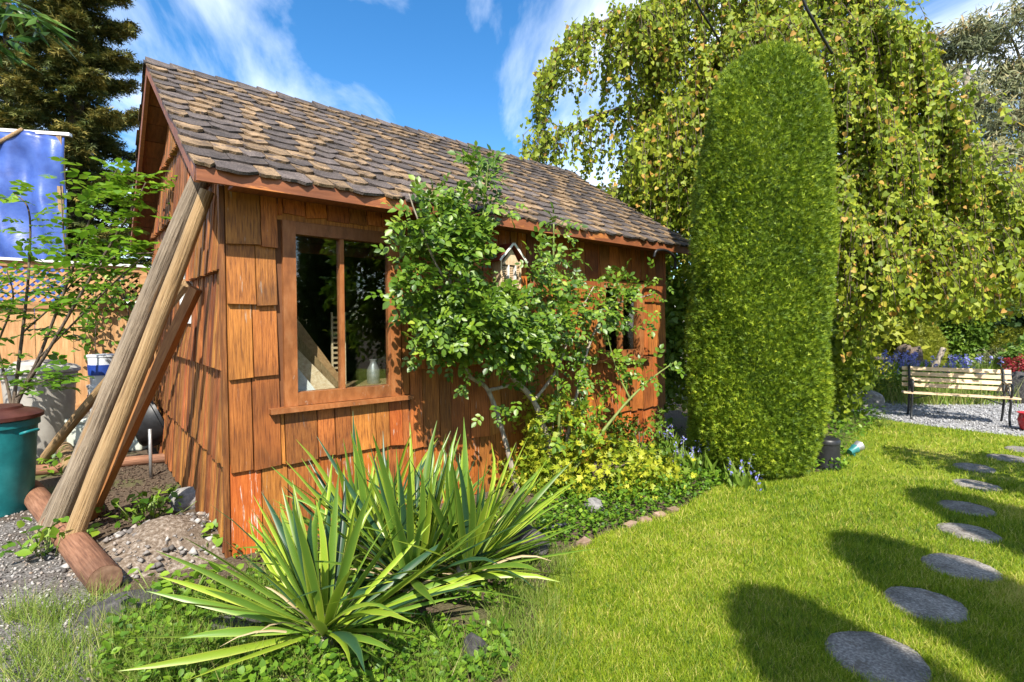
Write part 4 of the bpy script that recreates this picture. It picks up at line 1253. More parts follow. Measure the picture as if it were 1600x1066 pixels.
def long_grass(name, label, poly, n, l0, l1, w=.004, cat='grass'):
    X, Y = rand_poly(poly, n)
    # gather into tufts
    k = max(8, len(X) // 40)
    cx, cy = X[:k], Y[:k]
    i = rng.integers(0, k, len(X))
    X = cx[i] + rng.normal(size=len(X)) * .05; Y = cy[i] + rng.normal(size=len(X)) * .05
    m = len(X)
    o = blades(name, 'rough_grass', X, Y, np.full(m, .004), l0 + (l1 - l0) * rng.random(m), np.full(m, w), .45 + rng.normal(size=m) * .25, lean=.9)
    return tag(o, label, cat)
long_grass('long_grass', 'pale long grass growing through the gravel corner', [gp(*p)[:2] for p in [(20, 960), (180, 930), (300, 980), (330, 1066), (0, 1100)]], 5200, .07, .2)
long_grass('yucca_grass', 'thin pale grass growing among weeds below the yucca', weeds, 9000, .06, .19)
long_grass('wall_grass', 'thin grass along the shed wall foot behind yucca', wv, 5000, .06, .16)
long_grass('edge_grass', 'uncut grass along the lawn edge beside the yucca', [gp(*p)[:2] for p in [(720, 1090), (790, 960), (830, 880), (900, 860), (880, 960), (840, 1090)]], 5000, .06, .17)
long_grass('shade_grass', 'tufts of grass under the weeping tree by the black pot', [gp(*p)[:2] for p in [(1300, 725), (1312, 655), (1345, 645), (1385, 658), (1370, 695)]], 5000, .06, .24)
cover('shade_groundcover', 'dark green leaves in the shade under the weeping tree', [gp(*p)[:2] for p in [(1290, 720), (1300, 640), (1345, 632), (1385, 652), (1335, 690)]], 5000, .06, 'weed', .25)
long_grass('conifer_grass', 'tufts of grass at the conifer foot', [gp(*p)[:2] for p in [(1170, 752), (1260, 745), (1250, 735), (1170, 742)]], 700, .06, .2)

# ---- bluebells
def bluebells(label, px, py, Y, n, spread, h=.32):
    p = at(px, py, Y)
    t = thing('bluebell_clump', label, 'bluebells', (p[0], Y, 0))
    st, pos = [], []
    for k in range(n):
        b = np.array([rng.normal() * spread, rng.normal() * spread * .6, 0]); e = b + [rng.normal() * .05, rng.normal() * .05, h * rng.uniform(.7, 1.2)]
        st.append(([b, e], .0035))
        for q in range(14):
            pos.append(e - [0, 0, q * .011] + rng.normal(size=3) * .014)
    tubes('stems', st, 'cane_green', t, 4)['kind'] = 'stuff'
    pos = np.array(pos); m = len(pos)
    foliage('flowers', 'flower', t, DIAMOND, pos, rvec(m) * .8 - [[0, 0, .5]], rvec(m), (.03 if Y < 8 else .06) * (.7 + .6 * rng.random(m)), rng.random(m))
    m = n * 9
    pos = np.stack([rng.normal(size=m) * spread, rng.normal(size=m) * spread * .6, np.zeros(m)], 1)
    foliage('leaves', 'rough_grass', t, LANCE, pos, rvec(m) * [.5, .5, .2] + [[0, 0, .8]], rvec(m), h * (.5 + .5 * rng.random(m)), .25 + .2 * rng.random(m))
bluebells('bluebells flowering in front of the clipped conifer', 1088, 705, 5.5, 9, .14)
bluebells('a few bluebells under the right side of the conifer edge', 1160, 705, 5.0, 4, .08, .26)
bluebells('bluebells by the wall corner beside the conifer', 1050, 690, 5.9, 5, .06, .4)
bluebells('large bluebell clump behind the bench beside driftwood', 1405, 575, 11.4, 60, .36, .82)
bluebells('second bluebell clump behind the bench among long grass', 1500, 575, 12.0, 40, .4, .72)
bluebells('pale bluebell clump under the weeping tree edge', 1378, 585, 11.2, 12, .12, .6)

# ---- yucca: every leaf a piece
ybase = gp(560, 985)
yucca = thing('yucca_clump', 'large yucca clump with long pointed yellow-edged leaves', 'yucca', ybase)
def yucca_leaf(base, az, el, length, width, droop, mat, fold=.35):
    n = 7
    d0 = np.array([math.cos(az) * math.cos(el), math.sin(az) * math.cos(el), math.sin(el)])
    side = np.array([-math.sin(az), math.cos(az), 0])
    tw = random.uniform(-.9, .9)
    az2 = random.gauss(0, .09)
    p = np.array(base, float); d = d0.copy()
    V, rn = [], []
    for i in range(n):
        t = i / (n - 1)
        w = width * (.55 + .45 * math.sin(min(1, t * 2.2) * math.pi / 2)) * (1 - max(0, (t - .45) / .55) ** 1.7) + .0015
        nn = np.cross(side, d); nn /= np.linalg.norm(nn)
        s = side * math.cos(tw * t) + nn * math.sin(tw * t)
        up = np.cross(s, d)
        V += [p - s * w / 2 + up * w * fold * .5, p - s * w * .33 + up * w * fold * .28, p, p + s * w * .33 + up * w * fold * .28, p + s * w / 2 + up * w * fold * .5]
        rn += [1, .12, 0, .12, 1]
        p = p + d * length / (n - 1)
        d = d + np.array([0, 0, -droop * (t + .15)]) + side * az2 * t; d /= np.linalg.norm(d)
    F = []
    for i in range(n - 1):
        for k in range(4):
            F.append((i * 5 + k, i * 5 + k + 1, (i + 1) * 5 + k + 1, (i + 1) * 5 + k))
    b = np.array(base)
    return link('leaf', py_mesh('leaf', [v - b for v in V], F, True, rn), mat, yucca, b)
def crown_of(px, py, n, lmin, lmax, zb=.06, bias=None, lo=.12, hi=1.45):
    c = gp(px, py) - ybase
    for k in range(n):
        az = random.uniform(0, math.tau)
        el = lo + (hi - lo) * random.random() ** .75
        ln = random.uniform(lmin, lmax) * (1.0 if el > .4 else .92)
        r = random.random()
        mat = 'yucca_b' if r < .38 else ('yucca_a' if r < .80 else 'yucca_c')
        b = c + np.array([math.cos(az) * random.uniform(.01, .05), math.sin(az) * random.uniform(.01, .05), zb + random.uniform(0, .09)])
        yucca_leaf(b, az, el, ln, random.uniform(.033, .05), (random.uniform(.02, .12) if random.random() < .75 else random.uniform(.15, .3)) if el > .5 else random.uniform(.02, .16), mat)
    for k in range(n // 5):
        az = random.uniform(0, math.tau)
        b = c + np.array([math.cos(az) * .03, math.sin(az) * .03, zb])
        yucca_leaf(b, az, random.uniform(.1, 1.1), random.uniform(.3, .55), random.uniform(.012, .022), random.uniform(.2, .4), 'dry', .6)
crown_of(508, 1012, 64, .60, .88)
crown_of(645, 935, 92, .66, .98)
crown_of(580, 905, 56, .62, .92)
crown_of(730, 915, 80, .55, .88)
c = gp(508, 1012) - ybase
for (az, el, ln, dr) in [(2.85, .42, .80, .05), (3.05, .30, .86, .05), (3.3, .34, .80, .04), (3.5, .16, .84, .02), (3.75, .10, .78, .01), (4.1, .2, .6, .05), (2.6, .5, .84, .05), (2.3, .62, .8, .04), (.25, .2, .75, .02), (.05, .35, .78, .05), (5.9, .25, .6, .04), (3.2, .55, .85, .06)]:
    yucca_leaf(c + np.array([math.cos(az) * .04, math.sin(az) * .04, .1]), az, el, ln, random.uniform(.042, .054), dr, random.choice(['yucca_b', 'yucca_b', 'yucca_a']))
c = gp(730, 915) - ybase
for (az, el, ln, dr) in [(.6, .5, .85, .05), (.2, .35, .8, .06), (6.1, .3, .8, .08), (.9, .6, .85, .04), (5.7, .3, .7, .1), (.4, .75, .9, .04), (1.2, .8, .9, .03)]:
    yucca_leaf(c + np.array([math.cos(az) * .04, math.sin(az) * .04, .1]), az, el, ln, random.uniform(.036, .048), dr, random.choice(['yucca_b', 'yucca_a', 'yucca_a']))
for (cx_, cy_) in ((508, 1012), (645, 935), (590, 905), (720, 925)):
    c = gp(cx_, cy_) - ybase
    tube('crown_base', [c, c + [0, 0, .08], c + [0, 0, .16]], [.06, .055, .02], 'cane', yucca, 9, .1)

# ---- weeping tree
TB = np.array([4.55, 9.1, 0])
wt = thing('weeping_tree', 'big weeping tree with heart-shaped leaves trailing over shed end', 'tree', TB)
TT = TB + [-.1, -.2, 4.0]
trunk_pts = curve_pts([TB, TB + [.06, 0, 1.2], TB + [-.1, -.1, 2.6], TT], 5)
tube('trunk', trunk_pts, list(np.linspace(.24, .15, len(trunk_pts))), 'bark', wt, 12, .06, TB)
limbs_px = [
    [(1150, 20, 8.9), (1010, 15, 8.7), (905, 55, 8.7), (850, 125, 8.7)],
    [(1080, 180, 8.6), (975, 170, 8.6), (900, 196, 8.7), (835, 235, 8.8)],
    [(1180, -70, 8.9), (1080, -50, 8.5), (985, 40, 8.2)],
    [(1300, 60, 8.6), (1395, 38, 8.3), (1450, 90, 8.1), (1490, 220, 8.0)],
    [(1350, 190, 8.3), (1450, 235, 8.0), (1550, 285, 7.8), (1625, 330, 7.6)],
    [(1330, 240, 8.0), (1400, 310, 7.5), (1500, 380, 7.3)],
    [(1150, 110, 8.4), (1060, 150, 8.0), (985, 240, 8.0)],
    [(1430, 220, 9.6), (1540, 320, 9.7), (1640, 380, 9.7)],
    [(1250, -90, 9.4), (1330, -20, 9.3), (1390, 60, 9.2)],
    [(1130, 230, 8.2), (1040, 280, 8.0), (960, 300, 8.6)],
    [(1300, 130, 8.1), (1370, 170, 7.8), (1430, 250, 7.6)],
    [(1260, 60, 8.3), (1180, 40, 7.9), (1100, 90, 7.7)],
    [(1290, 260, 7.6), (1340, 340, 7.2), (1380, 400, 7.1)],
    [(1390, 330, 8.6), (1480, 360, 8.4), (1600, 420, 8.2)],
    [(1420, 360, 9.8), (1520, 370, 9.9), (1640, 420, 10.0)],
    [(1200, 250, 9.8), (1100, 240, 10.0), (1000, 260, 9.9)],
]
def at_left(lp): return lp[-1][0] < 900
LP, LA, LN, LS, LR = [], [], [], [], []
twigs = []
for lp in limbs_px:
    ctrl = [TT + rng.normal(size=3) * .05 - [0, 0, rng.random() * .8]] + [at(*q) for q in lp]
    c = curve_pts(ctrl, 8)
    tube('limb', c, list(np.linspace(.055, .010, len(c))), 'bark', wt, 8, .08, TB)
    c = np.array(c)
    ln = np.linalg.norm(np.diff(c, axis=0), axis=1).sum()
    ns = int(48 * ln)
    for k in range(ns):
        t = rng.random() ** .7 * .985 + .015
        if t < .18: continue
        if at_left(lp) and rng.random() < .5: continue
        f = t * (len(c) - 1); i0 = int(f); q = c[i0] + (c[min(i0 + 1, len(c) - 1)] - c[i0]) * (f - i0)
        d = c[min(i0 + 1, len(c) - 1)] - c[max(i0 - 1, 0)]; d = d / np.linalg.norm(d)
        sd = np.cross(d, [0, 0, 1]); sd /= np.linalg.norm(sd) + 1e-6
        out = sd * rng.normal() * .55 + d * .35 * rng.random()
        L_ = rng.uniform(.6, 2.3)
        pxr = q[0] / q[1] * FPX + 800
        zmin = .35 if pxr < 1335 else 1.62 + .5 * rng.random() ** 2 + max(0, (pxr - 1500) / 100) * .25
        if pxr < 1010: L_ = rng.uniform(.4, 1.15)
        if pxr < 905: L_ = rng.uniform(.25, .85)
        L_ = min(L_, q[2] - zmin)
        if L_ < .25: continue
        m = max(5, int(L_ / .030))
        s = np.linspace(0, 1, m)
        bow = np.stack([out[0] * (1 - np.exp(-3 * s)), out[1] * (1 - np.exp(-3 * s)), .12 * np.sin(s * 3.14) * (s < .5) - L_ * s ** 1.15], 1)
        wv_ = np.stack([np.sin(s * 5 + k) * .03, np.cos(s * 4 + k) * .03, s * 0], 1)
        pts = q + bow + wv_
        # keep out of the shed
        lc = (pts - np.array([C0[0], C0[1], 0])); uu = lc @ U; vv = lc @ Vv
        ok = ~((uu < L + OV + .04) & (pts[:, 2] < EZ + SL * (np.minimum(vv, D - vv) + OV) + .1)) 
        ok &= np.hypot(pts[:, 0] - cb[0] - .05, pts[:, 1] - cb[1] - .1) > .9
        pts = pts[ok]
        if len(pts) < 4: continue
        twigs.append((pts[::5] if len(pts) > 9 else pts[::2], .0045))
        m = len(pts)
        LP.append(pts + rng.normal(size=(m, 3)) * .035)
        LA.append(rvec(m) * [.8, .8, .3] - [0, 0, .75]); LN.append(rvec(m) * .8 - np.array([[0, .8, 0]]) + [0, 0, .6])
        LS.append(.068 * (.6 + .75 * rng.random(m)))
        LR.append(.42 + .1 * rng.normal() + .17 * rng.normal(size=m) + (rng.random(m) < .09) * .5)
# inner leaves near the limbs and low shade foliage round the trunk
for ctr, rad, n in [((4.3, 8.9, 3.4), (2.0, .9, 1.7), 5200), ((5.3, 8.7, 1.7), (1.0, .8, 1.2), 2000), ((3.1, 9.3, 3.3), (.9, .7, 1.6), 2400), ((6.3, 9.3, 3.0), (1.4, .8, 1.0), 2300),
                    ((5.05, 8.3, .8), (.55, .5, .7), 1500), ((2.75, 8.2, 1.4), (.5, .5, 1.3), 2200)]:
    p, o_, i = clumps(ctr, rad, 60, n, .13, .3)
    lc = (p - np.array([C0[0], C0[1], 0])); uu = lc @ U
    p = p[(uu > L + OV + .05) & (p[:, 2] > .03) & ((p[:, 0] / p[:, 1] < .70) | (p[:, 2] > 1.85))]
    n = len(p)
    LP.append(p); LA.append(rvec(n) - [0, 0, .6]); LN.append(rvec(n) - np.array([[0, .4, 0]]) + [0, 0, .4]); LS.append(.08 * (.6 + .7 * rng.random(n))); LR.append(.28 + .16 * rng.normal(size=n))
V, F, r = scatter(HEART, np.concatenate(LP), np.concatenate(LA), np.concatenate(LN), np.concatenate(LS), np.concatenate(LR), TB)
o = link('foliage', np_mesh('foliage', V, F, r), 'weeping', wt); o['kind'] = 'stuff'
o = tubes('twigs', twigs, 'bark', wt, 3, TB); o['kind'] = 'stuff'
print('weeping leaves', len(r) // 8)

# overhead cables
tag(tube('overhead_cable', curve_pts([at(1075, -60, 7.2), at(1087, 0, 7.3), at(1110, 40, 7.5), at(1136, 85, 7.8)], 6), .016, 'black'), 'black cable descending into the weeping tree crown', 'cable')
tag(tube('overhead_cable', curve_pts([at(1240, -60, 7.0), at(1255, 0, 7.0), at(1275, 40, 7.1), at(1300, 84, 7.3)], 6), .018, 'black'), 'thick black cable running down behind the clipped conifer top', 'cable')

# ---- spruce beyond the fence
def spruce(label, base, H, R0, nb, mat='spruce', group=None):
    t = thing('spruce_tree', label, 'tree', (base[0], base[1], 0), 0, group)
    tube('trunk', [(0, 0, 0), (.05, 0, H * .5), (0, 0, H * .97)], [.26, .17, .03], 'bark', t, 10)
    P, A, N, S2, K = [], [], [], [], []
    br = []
    for b in range(nb):
        z = H * (.06 + .9 * (b + rng.random()) / nb)
        ln = R0 * (1 - z / H) ** .8 * rng.uniform(.75, 1.15) + .2
        az = b * 2.4 + rng.normal() * .3
        h = np.array([math.cos(az), math.sin(az), 0])
        m = int(10 + ln * 24)
        s = np.linspace(.12, 1, m)
        pts = np.array([[0, 0, z]]) + h * (ln * s)[:, None] + np.stack([0 * s, 0 * s, -.25 * ln * s + .28 * ln * s ** 3], 1)
        br.append((pts[[0, m // 2, m - 1]], [.03, .02, .006]))
        side = np.array([-h[1], h[0], 0])
        for sg in (-1, 0, 1):
            reach = (1 - s) * .45 * ln * .6 + .12
            for q in range(6):
                f = rng.random(m)[:, None] * reach[:, None]
                p = pts + side * sg * f + np.array([[0, 0, -1]]) * (f * .35) + rng.normal(size=(m, 3)) * .05
                P.append(p); A.append(h * .7 + side * sg * .9 + rng.normal(size=(m, 3)) * .35 - [0, 0, .2]); N.append(np.array([[0, 0, 1.]]) + rng.normal(size=(m, 3)) * .5)
                S2.append(.19 * (.6 + .8 * rng.random(m))); K.append(.38 + .2 * rng.normal(size=m) + .28 * (s > .8))
    foliage('crown', mat, t, NEEDLES, np.concatenate(P), np.concatenate(A), np.concatenate(N), np.concatenate(S2), np.concatenate(K))
    tubes('branch', br, 'bark', t, 5)['kind'] = 'stuff'
p = at(122, 400, 13.0); spruce('large golden-tipped spruce tree beyond the fence', p, 13.0, 2.5, 110)
p = at(20, 400, 16.0); spruce('second darker spruce standing behind the blue tarp', p, 11.5, 2.6, 70)

# strap-leaved tree at the left
p = at(-70, 500, 7.4)
st = thing('strap_leaved_tree', 'tree with long drooping dark strap leaves above the bins', 'tree', (p[0], 7.4, 0))
top = at(20, 10, 7.2) - np.array([p[0], 7.4, 0])
c = curve_pts([(0, 0, 0), (-.05, 0, 1.8), (.0, 0, 3.8), top * [.5, .5, 1]], 6)
tube('trunk', c, list(np.linspace(.08, .035, len(c))), 'bark', st, 9)
heads = [top, at(60, 35, 7.2) - np.array([p[0], 7.4, 0]), at(-10, 70, 7.2) - np.array([p[0], 7.4, 0])]
for hd in heads:
    tube('branch', curve_pts([c[-2], (np.array(c[-1]) + hd) / 2 + [0, 0, .1], hd], 4), .02, 'bark', st, 6)
P, A, N = [], [], []
for hd in heads:
    m = 26
    P.append(hd + rng.normal(size=(m, 3)) * .07); A.append(rvec(m) * [1, 1, .4] - [0, 0, .5]); N.append(rvec(m) + [0, 0, .8])
foliage('foliage', 'strappy', st, LANCE, np.concatenate(P), np.concatenate(A), np.concatenate(N), .42 * (.6 + .7 * rng.random(78)), rng.random(78))
p_ = at(35, 90, 7.2)

# ---- young tree beside the bins
yb = gp(20, 745)
yt = thing('young_tree', 'young multi-stemmed tree with bright lime leaves by the bins', 'tree', yb)
P, A, N, S2, K = [], [], [], [], []
stems = [[(22, 640, 5.45), (60, 560, 5.4), (110, 430, 5.3), (150, 320, 5.25), (185, 262, 5.2)],
         [(20, 640, 5.5), (35, 520, 5.5), (45, 420, 5.5), (45, 330, 5.5), (20, 300, 5.5)],
         [(24, 640, 5.4), (80, 540, 5.2), (150, 420, 5.1), (205, 330, 5.0), (228, 285, 5.0)],
         [(18, 640, 5.5), (-5, 540, 5.5), (-30, 420, 5.5)],
         [(60, 560, 5.4), (120, 500, 5.2), (180, 440, 5.0), (225, 400, 4.9)],
         [(35, 520, 5.5), (90, 470, 5.4), (130, 420, 5.3)],
         [(110, 430, 5.3), (100, 370, 5.3), (95, 290, 5.3)],
         [(25, 620, 5.3), (55, 600, 5.1), (85, 592, 5.0)],
         [(-5, 540, 5.5), (20, 470, 5.3), (10, 420, 5.2)],
         [(150, 420, 5.1), (185, 400, 5.0), (240, 395, 4.9)]]
for k, sp in enumerate(stems):
    ctrl = [at(*q) for q in sp]
    if k < 4: ctrl = [yb + rng.normal(size=3) * [.04, .04, 0]] + ctrl
    c = curve_pts(ctrl, 7)
    tube('stem', c, list(np.linspace(.022 if k < 4 else .011, .005, len(c))), 'bark', yt, 7, .05, yb)
    c = np.array(c); m = 54 if k in (0, 2) else (34 if k < 4 else 24)
    f = (.38 + .62 * rng.random(m) ** .7) if k < 4 else (.15 + .85 * rng.random(m))
    i = (f * (len(c) - 1)).astype(int)
    p = c[i] + rng.normal(size=(m, 3)) * [.12, .12, .08]
    a = rvec(m) * [1, 1, .35] + [0, 0, .1]
    q = compound(p, a, np.array([[0, 0, 1.]]) + rvec(m) * .35, .075 * (.7 + .6 * rng.random(m)), 3, .8)
    P.append(q[0]); A.append(q[1] - [0, 0, .15] + rvec(len(q[0])) * .2); N.append(q[2] + rvec(len(q[0])) * .3); S2.append(q[3] * 1.12)
    K.append(np.clip((q[0][:, 2] - 1.2) / 2.2, 0, 1) * .45 + .28 + rng.normal(size=len(q[0])) * .16)
P = np.concatenate(P)
V, F, r = scatter(OVAL, P, np.concatenate(A), np.concatenate(N), np.concatenate(S2), np.concatenate(K), yb)
o = link('foliage', np_mesh('foliage', V, F, r), 'elder', yt); o['kind'] = 'stuff'

# vine on the fence
vb = at(165, 560, 7.2)
vine = thing('fence_vine', 'leafy vine trailing down the board fence', 'vine', (vb[0], vb[1], 0))
vp, vn = [], []
for (px0, py0, px1, py1) in [(150, 440, 150, 565), (185, 430, 190, 560), (200, 425, 160, 500), (140, 470, 128, 540), (170, 440, 205, 470)]:
    a_, b_ = at(px0, py0, 7.5), at(px1, py1, 7.3)
    d5 = lambda P0: P0 + Vv * ((5.62 - to_local(P0)[1]))
    a_, b_ = d5(a_), d5(b_)
    c = curve_pts([a_, (a_ + b_) / 2 + rng.normal(size=3) * .05, b_], 6)
    tube('stem', c, .006, 'bark', vine, 5, 0, (vb[0], vb[1], 0))
    c = np.array(c)
    m = 55; i = rng.integers(0, len(c), m)
    vp.append(c[i] + rng.normal(size=(m, 3)) * .07 - Vv * .05)
vp = np.concatenate(vp); m = len(vp)
foliage('foliage', 'weed', vine, OVAL, vp, rvec(m) - [0, 0, .4], rvec(m) * .7 - Vv * .8 + [0, 0, .3], .085 * (.6 + .7 * rng.random(m)), .4 + .25 * rng.normal(size=m), (vb[0], vb[1], 0))

# ================================================================== BENCH AND THE FAR GARDEN
fl, fr = gp(1424, 655), gp(1578, 667)
bx_ = (fr - fl); blen = np.linalg.norm(bx_); bang = math.atan2(bx_[1], bx_[0])
bc = (fl + fr) / 2
bench = thing('garden_bench', 'pale slatted garden bench with black cast iron ends', 'bench', bc, bang)
# local x along the bench, +y to the back
def bslat(y, z, tilt, name, w=.062):
    box(name, (0, y, z), (blen + .2, .022, w), 'slat', bench, (tilt, 0, 0))
for k in range(5):
    box('seat_slat', (0, .0 + .085 * k, .435 - .006 * k), (blen + .22, .068, .022), 'slat', bench)
for k, z in enumerate((.53, .622, .712, .80)):
    bslat(.405 + .03 * k + .02, z, R(-16), 'back_slat')
for sx in (-1, 1):
    x = sx * blen / 2
    leg = curve_pts([(x, -.05, .0), (x, .0, .03), (x, .035, .16), (x, .0, .30), (x, -.015, .42)], 5)
    tube('front_leg', leg, .017, 'iron', bench, 8)
    rear = curve_pts([(x, .50, .0), (x, .44, .12), (x, .39, .30), (x, .375, .44), (x, .43, .62), (x, .50, .85)], 5)
    tube('rear_leg', rear, .017, 'iron', bench, 8)
    tube('seat_support', [(x, -.02, .412), (x, .2, .405), (x, .38, .40)], .014, 'iron', bench, 8)
    arm = curve_pts([(x, -.01, .43), (x, -.06, .55), (x, -.03, .64), (x, .1, .645), (x, .25, .62), (x, .42, .64)], 5)
    tube('armrest', arm, .017, 'iron', bench, 8)
    scroll = curve_pts([(x, .05, .46), (x, .12, .58), (x, .2, .56), (x, .19, .49), (x, .13, .5), (x, .14, .53)], 5)
    tube('scroll', scroll, .010, 'iron', bench, 6)
    tube('scroll', curve_pts([(x, .34, .46), (x, .28, .58), (x, .22, .59), (x, .24, .52), (x, .3, .5)], 5), .010, 'iron', bench, 6)
tube('cross_brace', [(-blen / 2, .39, .28), (-blen / 2 + .28, .2, .40)], .009, 'iron', bench, 6)
tube('cross_brace', [(blen / 2, .39, .28), (blen / 2 - .28, .2, .40)], .009, 'iron', bench, 6)

# black pot and spot light by the conifer
p = gp(1291, 731)
pot = thing('black_pot', 'upturned black plastic pot beside the clipped conifer', 'pot', p)
lathe('pot_body', [(.14, 0), (.135, .02), (.125, .27), (.132, .275), (.132, .31), (.12, .325)], 'black', pot, 28)
lathe('pot_rim', [(.121, .3255), (.11, .331), (.0, .332)], 'black', pot, 28)
p = gp(1336, 714)
sp = thing('garden_spotlight', 'teal garden spotlight lying on the lawn near the pot', 'spotlight', p, R(20))
lathe('lamp_body', [(.0, -.1), (.035, -.1), (.04, -.04), (.055, .0), (.05, .01)], 'teal_plastic', sp, 18, (0, 0, .10), (0, R(68), 0))
lathe('lamp_head', [(.04, .011), (.055, .05), (.062, .08), (.058, .08), (.045, .05), (.0, .04)], 'steel', sp, 18, (0, 0, .10), (0, R(68), 0))
tube('stake', [(-.02, 0, -.02), (-.02, 0, .09)], .014, 'teal_plastic', sp, 8)
# solar lamps
for lab, px, py, Y, h in [('small solar path lamp on a stake behind the bench', 1533, 590, 11.0, .42), ('solar path lamp beside the dark boulder behind the bench', 1569, 612, 9.6, .52)]:
    q = at(px, py, Y)
    s_ = thing('solar_lamp', lab, 'lamp', (q[0], Y, 0))
    tube('stake', [(0, 0, 0), (0, 0, h)], .012, 'black', s_, 8)
    lathe('lamp_shade', [(.03, h), (.10, h + .12), (.115, h + .125)], 'lamp_glass', s_, 18)
    lathe('lamp_cap', [(.12, h + .1255), (.12, h + .15), (.05, h + .165), (.0, h + .166)], 'black', s_, 18)

# bricks edging the bed, plastic edging
for k, (px, py) in enumerate([(912, 852), (985, 824), (1006, 816), (1030, 808), (1052, 801)]):
    p = gp(px, py)
    o = box('edging_brick', (p[0], p[1], .008), (.10, .06, .055), 'brick', None, (random.uniform(-.1, .1), random.uniform(-.1, .1), .5 + random.uniform(-.3, .3)), .006)
    tag(o, 'weathered tan brick set along the flower bed edge', 'brick', 'bricks edging the flower bed')
tag(tube('plastic_edging', curve_pts([gp(815, 846) + [0, 0, .07], gp(850, 842) + [0, 0, .075], gp(884, 838) + [0, 0, .09]], 5), .022, 'iron', None, 8), 'black plastic edging strip above the dark stone', 'edging')

# far garden right
F_ = lambda px, Y: at(px, 500, Y)[0]
bush('yellow_green_plants', 'yellow-green perennials growing behind the bench left end', 'plants', (F_(1360, 10.8), 10.8), (.75, .4, .42), .38, 1900, .10, 'golden_leaf', LANCE, 45, .09)
bush('green_perennials', 'green leafy perennials behind the bench backrest', 'plants', (F_(1440, 10.6), 10.6), (.9, .35, .26), .24, 2000, .08, 'hedge', OVAL, 45, .09)
tag(blades('ornamental_grass', 'rough_grass', F_(1480, 10.2) + rng.normal(size=900) * .6, 10.2 + rng.normal(size=900) * .12, np.zeros(900), .3 + .35 * rng.random(900), np.full(900, .012), .6 + .25 * rng.normal(size=900), lean=.5), 'straw coloured ornamental grass behind the bench seat', 'grass')
tag(blades('iris_grass', 'rough_grass', F_(1515, 12.0) + rng.normal(size=1100) * .4, 12.0 + rng.normal(size=1100) * .2, np.zeros(1100), .35 + .5 * rng.random(1100), np.full(1100, .016), .3 + .2 * rng.normal(size=1100), lean=.6), 'tall green grass clump among far bluebells', 'grass')
clipped('conical_conifer', 'golden clipped conical conifer beyond the bench', 'conifer', (F_(1432, 14.2), 14.2), [(.05, .4), (.3, .62), (1.0, .58), (1.5, .42), (1.85, .12), (1.9, .02)], 9000, .09, 'gold_hedge')
clipped('ivy_column', 'tall ivy-green leafy column beside the timber gate', 'hedge', (F_(1502, 14.5), 14.5), [(.05, .5), (.4, .66), (1.2, .7), (1.9, .62), (2.3, .4), (2.4, .05)], 9000, .11, 'hedge', tmpl=OVAL, up=-.3, bump=.06)
clipped('box_hedge', 'low clipped golden box hedge near the timber gate', 'hedge', (F_(1582, 14.0), 14.0), [(.05, .6), (.25, .72), (1.1, .74), (1.35, .66), (1.42, .4), (1.43, .02)], 9000, .09, 'gold_hedge')
bush('grey_shrub', 'grey-green spreading shrub in front of the box hedge', 'shrub', (F_(1572, 12.6), 12.6), (.75, .5, .45), .42, 2300, .09, 'euca', LANCE, 45, .1)
bush('green_shrub', 'fresh green shrub at the edge beside red-leaved plant', 'shrub', (F_(1615, 12.0), 12.0), (.6, .5, .6), .6, 1900, .11, 'hedge', OVAL, 40, .1)
bush('red_shrub', 'round red-leaved shrub beside the gravel path', 'shrub', (F_(1600, 11.2), 11.2), (.28, .28, .28), .62, 900, .06, 'red_leaf', DIAMOND, 26, .05)
# timber gate, pergola roof
px_ = F_(1540, 15.0)
gate = thing('timber_gate', 'red-brown timber garden gate with brick pier beside hedge', 'gate', (px_, 15.0, 0), R(-10))
for k in range(5):
    span('board', (-.22 + .09 * k, 0, .1), (-.137 + .09 * k, .03, 1.25 + .03 * (k % 2)), 'red_wood', gate)
span('post', (-.34, -.04, 0), (-.225, .08, 1.5), 'red_wood', gate)
for k in range(13):
    span('brick', (.26, -.1, .1 * k), (.62, .12, .1 * k + .09), 'brick', gate, .004)
perg = thing('garden_shelter', 'dark shingled garden shelter roof on a post beyond hedges', 'shelter', (F_(1557, 16.5), 16.5, 0), R(-12))
for x in (-.75, .75):
    span('post', (x - .07, -.07, 0), (x + .07, .07, 2.2), 'soffit', perg)
    span('post', (x - .07, 1.43, 0), (x + .07, 1.57, 2.2), 'soffit', perg)
V = [(-1.1, -.5, 2.2), (1.1, -.5, 2.2), (1.1, 2.0, 2.2), (-1.1, 2.0, 2.2), (-.4, .75, 2.62), (.4, .75, 2.62)]
link('roof', py_mesh('roof', V, [(0, 1, 5, 4), (1, 2, 5), (2, 3, 4, 5), (3, 0, 4), (3, 2, 1, 0)]), 'roof_dark', perg)
# low rail and driftwood
tag(tube('low_rail', [at(1325, 560, 12.6), at(1405, 562, 12.9)], .05, 'bark', None, 8), 'dark horizontal rail under the weeping tree', 'rail')
for px in (1330, 1400):
    q = at(px, 561, 12.75)
    tag(tube('rail_post', [(q[0], q[1] + .1, 0), (q[0], q[1] + .1, q[2] + .05)], .06, 'bark', None, 8), 'short dark post carrying the low rail', 'post', 'low rail posts')
dw = thing('driftwood', 'gnarled dark driftwood stump with a slanting branch beyond bench', 'driftwood', (F_(1432, 12.4), 12.4, 0))
tube('stump', curve_pts([(0, 0, 0), (-.06, 0, .45), (-.12, 0, .8), (-.35, 0, .98)], 5), [.34] * 4 + [.3] * 4 + [.22] * 4 + [.14] * 4, 'bark', dw, 11, .3)
tube('branch', curve_pts([(.1, 0, .1), (.42, -.05, .55), (.62, -.05, .98)], 5), [.09] * 6 + [.06] * 5, 'cane', dw, 8, .15)
tube('root', curve_pts([(0, 0, .3), (-.4, -.05, .55), (-.6, 0, .75)], 4), .07, 'bark', dw, 8, .2)
